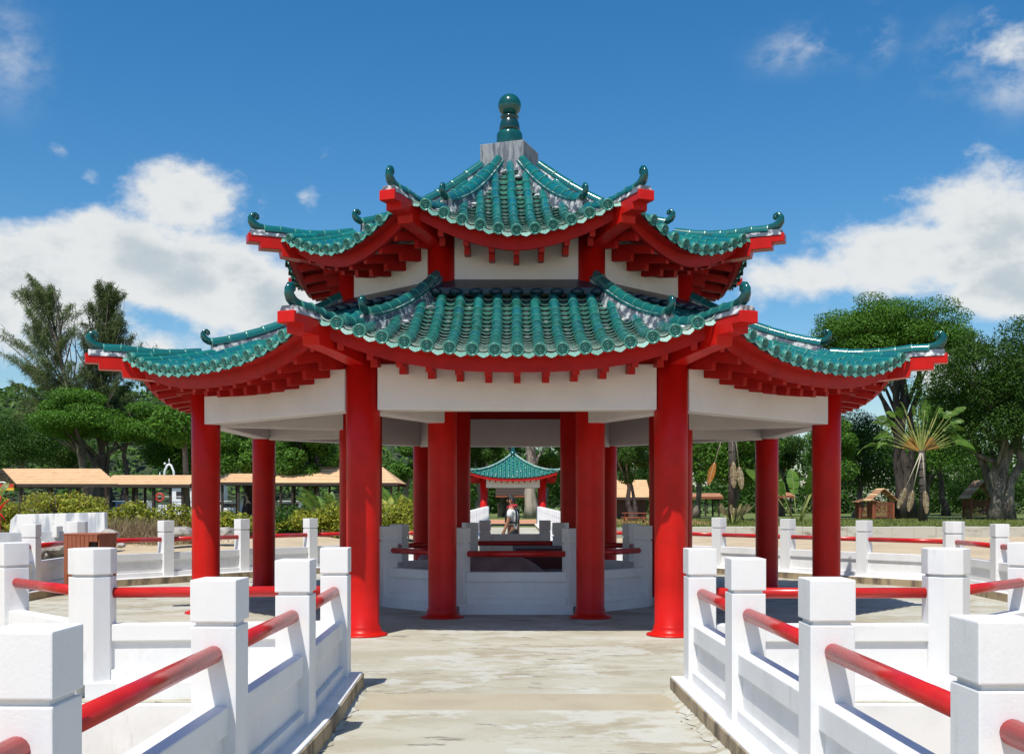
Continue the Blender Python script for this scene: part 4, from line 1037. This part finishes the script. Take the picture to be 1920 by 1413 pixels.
def traveller(px, d, fy, label, n=23, petl=2.1, L=2.6, seed=1, dead=((-.45, -1), (-.25, -1), (.05, -1)), rot=0, deadm=None, base_y=None):
    random.seed(seed); c = P(px, fy, d); root = empty('traveller_palm', (c.x, c.y, 0), label, 'palm')
    b = MB(); b.tube([(c.x + .12, c.y, -.05), (c.x + .1, c.y, c.z * .5), (c.x, c.y, c.z - .1)], [.34, .25, .24], BARKD, 10)
    for i in range(8): b.lathe([(.27, 0), (.28, .05), (.25, .1)], BARKD, c=(c.x + .1 * (1 - i / 8), c.y, .4 + i * (c.z - .7) / 8), seg=10)
    b.build('trunk', root)
    for i in range(n):
        a = math.radians(-80 + 160 * i / (n - 1) + random.uniform(-3, 3)); dr = Vector((math.sin(a), random.uniform(-.22, .22), math.cos(a)))
        lf = MB()
        o = c + Vector((math.sin(a) * .25, .01 * i, -.1))
        lf.bar(o, o + dr * 1.15, .10, .15, ORPET if abs(a) > .42 else PETIOLE, up=(0, 1, 0)); lf.bar(o + dr * 1.14, o + dr * 1.6, .07, .09, PETIOLE, up=(0, 1, 0))
        paddle(lf, o + dr * .9, dr, L * random.uniform(.55, 1.15), random.uniform(.16, .34), L_PALM, .035, petl * random.uniform(.75, 1.25) - .6, PETIOLE, droop=random.uniform(.1, .3) + .4 * abs(math.sin(a)), twist=random.uniform(-1.2, 1.2))
        lf.build('frond', root)
    for i, (dx, dz) in enumerate(dead):
        lf = MB(); paddle(lf, c + Vector((dx * .3, -.2, -.3)), (dx, -.05, dz), 1.7 * random.uniform(.8, 1.1), .24, (deadm if deadm and i == 0 else L_DRY), .05, (3.6 if deadm else 2.6) * random.uniform(.9, 1.1), mat('dry_petiole', (.42, .37, .28), .8), droop=.05)
        lf.build('dead_frond', root)
    random.seed(99)
traveller(1733, 82, 842, "traveller's palm with orange-based fan of stalks and hanging dead leaves", 33, 2.4, 1.45, 5)
traveller(1376, 78, 765, "traveller's palm with one orange dead frond hanging behind the right fence", 17, 2.2, 2.4, 8, dead=((-.32, -1), (.02, -1), (.12, -1)), deadm=L_ORNG)
def clump(name, px, d, n, h, label, seed, mt=L_PALM, w=.3, z=0.0, spread=.8, cat='plant', group=None):
    random.seed(seed); bx_ = PX(px, d); root = empty(name, (bx_, d - CAMD, z), label, cat, group)
    for i in range(n):
        a = random.uniform(0, 2 * math.pi); t = random.uniform(.15, spread); lf = MB()
        paddle(lf, (bx_ + math.cos(a) * .25, d - CAMD + math.sin(a) * .25, z), (math.cos(a) * t, math.sin(a) * t, 1), h * random.uniform(.6, 1) * .65, w, mt, .04, h * .35, PETIOLE, droop=.3)
        lf.build('frond', root)
    random.seed(99)
clump('banana_plant', 1500, 84, 12, 6.6, 'tall banana-like plant with yellow-green leaves behind the right outer columns', 3, w=.5, spread=.7)
clump('low_palm', 1378, 72, 16, 2.0, 'tuft of narrow dry leaves at the foot of the right traveller palm', 4, w=.1, mt=L_DRY)
clump('palm_shrub', 735, 62, 12, 2.6, 'yellowing palm shrub seen left of the pool between red columns', 6, w=.18, mt=L_YEL)
clump('palm_shrub', 765, 66, 12, 3.2, 'taller green palm shrub next to the yellowing one', 9, w=.2)
clump('palm_shrub', 628, 62, 14, 3.4, 'arching palm shrub beside the left front column', 10, w=.2)

def hedge(name, pts, d0, hgt, wdt, label, leaf, n, size, seed, cat='hedge', z=-.1):
    rr = random.Random(seed); blobs = []
    for (px, py) in pts:
        x = PX(px, d0); zt = PZ(py, d0)
        for q in range(3):
            blobs.append((x + rr.uniform(-.8, .8), d0 - CAMD + rr.uniform(-.5, .6) * wdt, max(z + .4, zt - rr.uniform(.35, .8) - q * .55), rr.uniform(.7, 1.1), rr.uniform(.7, 1.0) * wdt * .6, rr.uniform(.4, .65)))
    me = quads_mesh(name, blob_leaves(blobs, n, size, up=.35, aspect=.5, shell=.6), leaf)
    b = MB(); x0, x1 = PX(pts[0][0], d0), PX(pts[-1][0], d0)
    o = link(name, me); tag(o, label, cat, 'shore shrubs')
    st = MB()
    for (px, py) in pts:
        for q in range(3):
            x = PX(px, d0) + rr.uniform(-.6, .6); st.tube([(x, d0 - CAMD, z - .6), (x + rr.uniform(-.2, .2), d0 - CAMD, z + .3), (x + rr.uniform(-.4, .4), d0 - CAMD + rr.uniform(-.3, .3), PZ(py, d0) - .3)], [.04, .03, .012], BARKD, 5)
    st.build('stems', o, kind='stuff')
    return o
hedge('shrub', [(x, 938 + 6 * math.sin(x * .05)) for x in range(-40, 60, 24)], 56, 2, 1.6, 'yellow-green shrub at the left edge above the white wall', L_YEL, 7000, .17, 1, 'shrub')
hedge('shrub', [(x, 925 + 8 * math.sin(x * .04)) for x in range(60, 190, 24)], 55, 2, 1.6, 'tallest yellowish shrub right above the white wall', L_YEL, 10000, .17, 2, 'shrub')
hedge('shrub', [(x, 944 + 4 * math.sin(x * .07)) for x in range(196, 300, 22)], 53, 2, 1.5, 'bright green shrub with round leaves right of the white wall', L_HEDGE, 9000, .2, 3, 'shrub')
hedge('shrub', [(x, 950 + 4 * math.sin(x * .07)) for x in range(300, 372, 22)], 52.5, 2, 1.5, 'bright green shrub left of the outer left column', L_HEDGE, 7000, .2, 4, 'shrub')
hedge('shrub', [(x, 952 + 4 * math.sin(x * .07)) for x in range(405, 485, 22)], 54, 2, 1.5, 'green shrub between the two left columns', L_HEDGE, 7000, .2, 5, 'shrub')
hedge('shrub', [(x, 938 + 8 * math.sin(x * .05)) for x in range(520, 580, 22)], 56, 2, 1.6, 'dark shaded shrub right of the inner left column', L_DARK, 7000, .18, 6, 'shrub')
hedge('shrub', [(x, 945 + 6 * math.sin(x * .09)) for x in range(590, 660, 22)], 55, 2, 1.5, 'light green shrub beside the left front column', L_HEDGE, 6000, .2, 7, 'shrub')
hedge('shrub', [(x, 945 + 6 * math.sin(x * .09)) for x in range(705, 800, 22)], 57, 2, 1.5, 'flowering yellow-green shrub seen left of the pool', L_HEDGE, 7000, .18, 8, 'shrub')
def fuzz(name, px, d, n, w, h, label, mt, seed, z):
    C = np.stack([rng.normal(PX(px, d), w, n), rng.normal(d - CAMD, w * .5, n), np.full(n, z)], 1)
    dr = unit(np.stack([rng.normal(0, .45, n), rng.normal(0, .4, n), np.ones(n)], 1)); L = rng.uniform(.3, 1, n)[:, None] * h; s = unit(np.cross(dr, rng.normal(size=(n, 3)))) * .02
    tag(link(name, quads_mesh(name, np.stack([C - s, C + s, C + dr * L + s * .2, C + dr * L - s * .2], 1), mt)), label, 'grass', kind='stuff')
fuzz('dry_grass', 250, 50, 1600, 1.0, 1.3, 'dry brown grass tuft at the foot of the left shrubs', L_DRY, 1, -.25)
fuzz('dry_grass', 330, 49, 900, .8, .6, 'short dry grass in front of the bright left shrub', L_DRY, 2, -.3)
# lawn tufts along the sea wall
n = 26000; C = np.stack([rng.uniform(4, 62, n), SHORE + .35 + rng.random(n) ** 1.6 * 26, np.zeros(n)], 1)
C[:, 2] = .0; dr = unit(np.stack([rng.normal(0, .5, n), rng.normal(0, .5, n), np.ones(n)], 1)); L = rng.uniform(.05, .22, n)[:, None]; s = unit(np.cross(dr, rng.normal(size=(n, 3)))) * .03
tag(link('lawn_grass', quads_mesh('lawn_grass', np.stack([C - s, C + s, C + dr * L + s * .2, C + dr * L - s * .2], 1), leafm('grass_blade', (.16, .21, .04), (.24, .24, .07), (.10, .15, .03)))), 'short rough grass on the right lawn', 'grass', kind='stuff')
# red-stemmed palm at the very left edge
random.seed(5); d = 40.0; r = empty('red_stem_palm', P(-2, 1000, d), 'red-stemmed palm cut off by the left edge', 'palm')
b = MB(); p0 = Vector((PX(-2, d), d - CAMD, -.6)); b.tube([p0, P(-1, 960, d)], [.13, .11], RED, 8)
for ex, ey in ((12, 945), (22, 936), (6, 930), (-20, 935), (14, 975)): b.tube([P(-1, 962, d), P((ex - 1) / 2, (ey + 962) / 2 - 4, d), P(ex, ey, d)], [.05, .03, .015], RED, 6)
b.build('stem', r)
lv = MB()
for i in range(5): paddle(lv, P(0, 945, d), (random.uniform(-1, .8), random.uniform(-.6, .6), .8), 1.0, .12, L_PALM, .02, .3, RED, .4)
lv.build('fronds', r, kind='stuff')

# ------------------------------------------------------------------ left shore: wall, parapets, rocks
d = 47.0; b = MB()
q = [(PX(18, d), PZ(1030, d)), (PX(202, d), PZ(1030, d)), (PX(200, d), PZ(960, d)), (PX(34, d), PZ(964, d)), (PX(24, d), PZ(975, d))]
b.add([(x, d - CAMD, z) for x, z in q] + [(x, d - CAMD + .35, z) for x, z in q], [(0, 1, 2, 3, 4), (9, 8, 7, 6, 5)] + [((i + 1) % 5, i, 5 + i, 5 + (i + 1) % 5) for i in range(5)], STREAK)
o = b.build('retaining_wall', bevel=.02); tag(o, 'streaked white retaining wall below the yellow shrubs at left', 'wall')
d = 30.0
pr = empty('side_walkway', (PX(40, d), d - CAMD, -.5), 'low grey side walkway parapet beyond the left terrace fence', 'walkway')
MB().box((PX(20, d), d - CAMD, PZ(1009, d)), (1.25, .35, .32), GREYP).build('parapet', pr, bevel=.01)
MB().box((PX(96, d), d - CAMD + .05, PZ(1005, d)), (.62, .30, .26), GREYP).build('parapet', pr, bevel=.01)
MB().box((PX(112, d), d - CAMD - .05, PZ(996, d)), (.13, .42, .30), WHITE).build('end_post', pr, bevel=.01)
MB().box((PX(50, d), d - CAMD + .8, -.55), (3.4, 1.8, .5), KERB).build('base_slab', pr)
def rock(px, py, d, s, label, seed):
    rr = random.Random(seed); c = P(px, py, d); bm = bmesh.new(); bmesh.ops.create_icosphere(bm, subdivisions=2, radius=1)
    for v in bm.verts:
        k = 1 + .22 * math.sin(v.co.x * 3.1 + seed) * math.cos(v.co.y * 2.7 + seed * 2) + rr.uniform(-.09, .09); v.co = Vector((v.co.x * s * 1.35, v.co.y * s, v.co.z * s * .62)) * k
    me = bpy.data.meshes.new('rock'); bm.to_mesh(me); bm.free(); me.materials.append(ROCK)
    o = link('rock', me, None, Matrix.Translation(c) @ Matrix.Rotation(rr.uniform(0, 3), 4, 'Z')); tag(o, label, 'rock', 'rocks on the sand')
rock(425, 999, 48, .45, 'pale grey rock between the two left columns', 1); rock(342, 1000, 47, .50, 'grey rock just left of the outer left column', 2)
rock(210, 1003, 46, .42, 'grey rock right of the white wall', 3); rock(232, 1022, 40, .16, 'small stone on the sand right of the bin', 4)
for i, (px, py) in enumerate(((84, 1032), (97, 1040), (112, 1030), (119, 1042), (90, 1047), (105, 1050))):
    rock(px, py, 31, (.30, .26, .34, .22, .25, .2)[i], ('leftmost stone of the heap beside the slatted bin', 'middle stone of the heap beside the slatted bin', 'largest stone of the heap beside the slatted bin', 'stone touching the slatted bin in the heap left of it', 'small stone at the front left of the heap by the bin', 'smallest stone at the front of the heap by the bin')[i], 10 + i)

# ------------------------------------------------------------------ shelters, buildings
def shelter(name, label, px0, px1, d, ridge_y, eave_y, posts, roofm=TANROOF, depth=5.0, hip=0.0, course=6, wall=None, group='tan roofed shelters', skew=0.0, cat='shelter'):
    x0, x1 = PX(px0, d), PX(px1, d); y = d - CAMD; zr, ze = PZ(ridge_y, d), PZ(eave_y, d)
    root = empty(name, ((x0 + x1) / 2, y, 0), label, cat, group)
    for side in (-1, 1):
        for c in range(course):
            t0, t1 = c / course, (c + 1) / course
            def row(t, lift):
                yy = y + depth / 2 + side * depth / 2 * (1 - t); h = hip * t
                sk = skew * (yy - y) ; return [(x0 + sk + h * (x1 - x0) * .5, yy, ze + (zr - ze) * t + lift), (x1 + sk - h * (x1 - x0) * .5, yy, ze + (zr - ze) * t + lift)]
            a = row(t0, .05); b_ = row(t1, .0)
            k = MB(); vs = a + b_[::-1]; lo = [(v[0], v[1], v[2] - .05) for v in vs]
            k.add(vs + lo, [(0, 1, 2, 3), (7, 6, 5, 4)] + [((i + 1) % 4, i, 4 + i, 4 + (i + 1) % 4) for i in range(4)], roofm); k.build('roof_course', root)
        yy = y + depth / 2 + side * depth / 2
        MB().box(((x0 + x1) / 2 + skew * (yy - y), yy - side * .04, ze - .10), (x1 - x0, .06, .20), DKWOOD if roofm is TANROOF else REDWOOD).build('eave_board', root)
    if hip:
        for sx, xx in ((-1, x0), (1, x1)):
            xr = xx - sx * -1 * hip * (x1 - x0) * .5 if sx < 0 else xx - hip * (x1 - x0) * .5
            if sx < 0: xr = x0 + hip * (x1 - x0) * .5
            k = MB(); k.add([(xx, y, ze), (xx, y + depth, ze), (xr, y + depth / 2, zr)], [(0, 1, 2)], roofm); k.build('roof_end', root)
    for px in posts:
        for yy in (y + .35, y + depth - .35): 
            MB().box((PX(px, d), yy, (ze - .1) / 2), (.16, .16, ze - .1), DKWOOD).build('post', root)
    if wall:
        MB().box(((x0 + x1) / 2, y + depth / 2, (ze - .1) / 2), ((x1 - x0) * .86, depth * .7, ze - .1), wall).build('wall', root)
    return root, y, zr, ze, x0, x1
s1 = shelter('walkway_shelter', 'long tan-roofed walkway shelter with open gable at the left edge', 36, 226, 72, 876, 907, (40, 92, 150, 205), depth=5.5, course=7, skew=-.80)
k = MB(); rt, y, zr, ze, x0, x1 = s1    # open lattice gable end
for i in range(7):
    t = i / 6; k.bar((x0 - .8 * 5.5 * t, y + 5.5 * t, ze - .05), (x0 - .8 * 2.75, y + 2.75, zr - .05), .06, .06, DKWOOD)
k.build('gable_frame', rt)
for i in range(5):
    f0, f1 = .3 + i * .5, 5.2 - i * .5; MB().bar((x0 - .02 - .8 * f0, y + f0, ze + i * .2), (x0 - .02 - .8 * f1, y + f1, ze + i * .2), .05, .1, DKWOOD).build('gable_slat', rt)
shelter('walkway_shelter', 'second tan-roofed walkway shelter behind the forked tree', 196, 362, 76, 889, 908, (240, 258, 290, 322, 345), depth=4.5, course=4)
shelter('walkway_shelter', 'tan hipped shelter roof between the two left columns', 395, 500, 80, 886, 904, (420, 450, 480), depth=5, course=5, hip=.4)
shelter('walkway_shelter', 'tan hipped shelter right of the inner left column', 505, 660, 82, 868, 905, (530, 552, 575, 600, 640), depth=6, course=6, hip=.5)
shelter('walkway_shelter', 'tan hipped roof end seen left of the pool', 650, 752, 80, 873, 905, (660, 700, 738), depth=6, course=6, hip=.75)
shelter('park_building', 'low building with tan tiled roof behind the forked tree right of the pool', 1140, 1226, 92, 898, 932, (1150, 1200), depth=6, course=8, wall=DKWOOD, cat='building')
shelter('park_shelter', 'far red-brown shelter roof seen between the right columns', 1298, 1362, 108, 924, 931, (1305, 1330, 1355), TANROOF2, depth=4, course=3)
shelter('park_shelter', 'far red-brown shelter roof at the banana plant', 1458, 1496, 108, 922, 929, (1462, 1490), TANROOF2, depth=4, course=3)
shelter('park_shelter', 'dark open shelter behind the man and the hut', 935, 995, 105, 912, 928, (940, 965, 990), DKWOOD, depth=4, course=3)
def lattice(root, a, b_, z0, z1, n=9, mt=REDWOOD):
    a = Vector(a); b_ = Vector(b_); L = (b_ - a).length; H = z1 - z0; k = MB(); st = .22
    i = -H
    while i < L:
        for sg in (1, -1):
            s0, s1 = max(i, 0), min(i + H, L)
            if s1 - s0 < .05: continue
            za, zb = z0 + (s0 - i), z0 + (s1 - i)
            if sg < 0: za, zb = z1 - (s0 - i), z1 - (s1 - i)
            p, q = a.lerp(b_, s0 / L), a.lerp(b_, s1 / L); k.bar((p.x, p.y, za), (q.x, q.y, zb), .045, .02, mt, up=(0, 1, 0))
        i += st
    k.build('lattice', root, kind='stuff')
def playhouse(label, px, d, w, h_e, h_r, seed, slope=None):
    x = PX(px, d); y = d - CAMD; root = empty('lattice_hut', (x, y, 0), label, 'hut', 'lattice huts on the lawn')
    for sx in (-1, 1):
        for sy in (0, 1): MB().box((x + sx * w / 2, y + sy * w * .8, h_e / 2), (.12, .12, h_e), REDWOOD).build('post', root)
    lattice(root, (x - w / 2, y), (x + w / 2, y), .1, h_e * .96); lattice(root, (x - w / 2, y + .02), (x - w / 2, y + w * .8), .1, h_e * .96); lattice(root, (x + w / 2, y), (x + w / 2, y + w * .8), .1, h_e * .96)
    MB().box((x, y + w * .4, .05), (w * .9, w * .7, .1), DKWOOD).build('floor', root)
    for side in (-1, 1):
        for c in range(5):
            t0, t1 = c / 5, (c + 1) / 5; ww = w / 2 + .35
            q = [(x + side * ww * (1 - t), yy, h_e + (h_r - h_e) * t + l) for t, yy, l in ((t0, y - .3, .07), (t0, y + w * .8 + .3, .07), (t1, y + w * .8 + .3, 0), (t1, y - .3, 0))]
            k = MB(); k.add(q + [(a, b, c_ - .06) for a, b, c_ in q], [(0, 1, 2, 3), (7, 6, 5, 4)] + [((i + 1) % 4, i, 4 + i, 4 + (i + 1) % 4) for i in range(4)], TANROOF2 if c % 2 else TANROOF); k.build('roof_course', root)
    return root
playhouse('larger lattice hut with tan stepped roof left of the traveller palm', 1662, 94, 1.75, 1.55, 2.65, 1)
playhouse('low lattice hut half hidden left of the larger one', 1632, 97, 1.35, 1.45, 1.75, 2)
playhouse('lattice hut with steep tan roof beside the right edge tree', 1850, 97, 2.2, 1.75, 3.4, 3)
# picnic table
x, y = PX(1195, 76), 76 - CAMD; pt2 = empty('picnic_table', (x, y, 0), 'red-brown picnic table on the paving right of the pool', 'picnic table')
for i in range(4): MB().box((x, y - .3 + i * .2, .74), (1.7, .17, .045), REDWOOD).build('plank', pt2)
for sy in (-1, 1): MB().box((x, y + sy * .72, .44), (1.7, .26, .045), REDWOOD).build('seat', pt2)
for sx in (-1, 1):
    MB().bar((x + sx * .6, y - .75, 0), (x + sx * .6, y + .25, .72), .06, .09, REDWOOD).build('leg', pt2); MB().bar((x + sx * .66, y + .75, 0), (x + sx * .66, y - .25, .72), .06, .09, REDWOOD).build('leg', pt2)
    MB().bar((x + sx * .53, y - .82, .42), (x + sx * .53, y + .82, .42), .05, .08, REDWOOD).build('brace', pt2)
# sign at the left edge
d = 68.0; sg = empty('jetty_sign', P(12, 915, d), 'yellow and red arched sign under the shelter gable at the left edge', 'sign')
MB().box(tuple(P(10, 913, d)), (1.4, .06, .38), YELLOW).build('board', sg); MB().box(tuple(P(10, 910, d) + Vector((0, -.04, 0))), (1.38, .03, .20), REDSIGN).build('band', sg)
k = MB(); pts = [P(10, 909, d) + Vector((.30 * math.cos(a), -.07, .02 + .16 * math.sin(a))) for a in np.linspace(.3, math.pi - .3, 9)]; k.tube(pts, .045, WHITE, 6); k.build('arch', sg)
for sx in (-.6, .6): MB().box((P(10, 0, d).x + sx, d - CAMD + .06, .9), (.08, .08, 1.9), DKWOOD).build('post', sg)
# ferry and moored boats behind the shelter
def ferry():
    d = 88.0; y = d - CAMD; root = empty('ferry', P(330, 945, d), 'white ferry with dark windows and arched mast moored behind the shelter', 'boat')
    x0, x1 = PX(290, d), PX(420, d)
    k = MB(); zz = [(.05, .3), (1.05, 0)]
    k.prism([(x0 + .9, y), (x1, y), (x1, y + 3.2), (x0 + .9, y + 3.2), (x0, y + 1.6)], .1, 1.25, BOATW); k.build('hull', root, bevel=.04)
    k = MB(); k.prism([(x0 + 1.5, y + .3), (x1 - .2, y + .3), (x1 - .2, y + 2.9), (x0 + 1.5, y + 2.9)], 1.26, 2.75, BOATW); cb = k.build('cabin', root, bevel=.06)
    for i in range(3):
        MB().box((x0 + 2.35 + i * 1.25, y + .285, 2.05), (.95, .04, .55), GLASSD).build('window', cb)
    MB().box(((x0 + x1) / 2 + .6, y + 1.6, 2.83), (x1 - x0 - 1.6, 3.0, .12), BOATW).build('roof', cb)
    k = MB(); mx = PX(311, d)
    for sx in (-1, 1): k.tube([(mx + sx * .45, y + 1.6, 2.8), (mx + sx * .36, y + 1.6, 4.0), (mx + sx * .16, y + 1.6, 4.45), (mx, y + 1.6, 4.55)], .09, BOATW, 8)
    k.bar((mx - .75, y + 1.6, 3.25), (mx + .75, y + 1.6, 3.25), .1, .1, BOATW); k.tube([(mx, y + 1.6, 4.5), (mx, y + 1.6, 5.0)], .03, BOATW, 6); k.sphere((mx - .35, y + 1.6, 4.6), .1, BOATW, 8, 6)
    k.tube([(mx - .75, y + 1.6, 2.8), (mx - .75, y + 1.6, 3.9)], .03, BOATW, 6); k.build('mast', root)
    k = MB(); 
    k.tube([(x0 + .3, y + .1, 1.9), (x1 - .4, y + .1, 1.9)], .03, BOATW, 6); k.build('guard_rail', root)
    k = MB(); c = P(306, 932, d); pts = [c + Vector((.3 * math.cos(a), -.1, .3 * math.sin(a))) for a in np.linspace(0, 2 * math.pi, 14)]; k.tube(pts, .08, REDSIGN, 6); k.build('life_ring', root)
ferry()
def small_boat(px, d, L, label, panel=None):
    x = PX(px, d); y = d - CAMD; root = empty('moored_boat', (x, y, 0), label, 'boat', 'boats at the jetty')
    k = MB(); k.prism([(x - L / 2, y), (x + L / 2 - .8, y), (x + L / 2, y + .9), (x + L / 2 - .8, y + 1.8), (x - L / 2, y + 1.8)], .1, .8, BOATW); k.build('hull', root, bevel=.05)
    MB().box((x - .2, y + .9, 1.15), (L * .45, 1.3, .7), panel or BOATW).build('cabin', root, bevel=.04); MB().box((x - .2, y + .24, 1.2), (L * .38, .03, .3), GLASSD).build('window', root)
    MB().box((x - .2, y + .9, 1.55), (L * .55, 1.6, .07), BOATW).build('canopy', root)
small_boat(243, 90, 3.6, 'small boat with blue cabin behind the forked trunk', BLUEP)
small_boat(270, 86, 2.6, 'small white boat just left of the ferry')
small_boat(440, 88, 3.2, 'white boat hull seen low between the two left columns'); small_boat(553, 90, 3.6, 'white boat hull seen right of the inner left column')
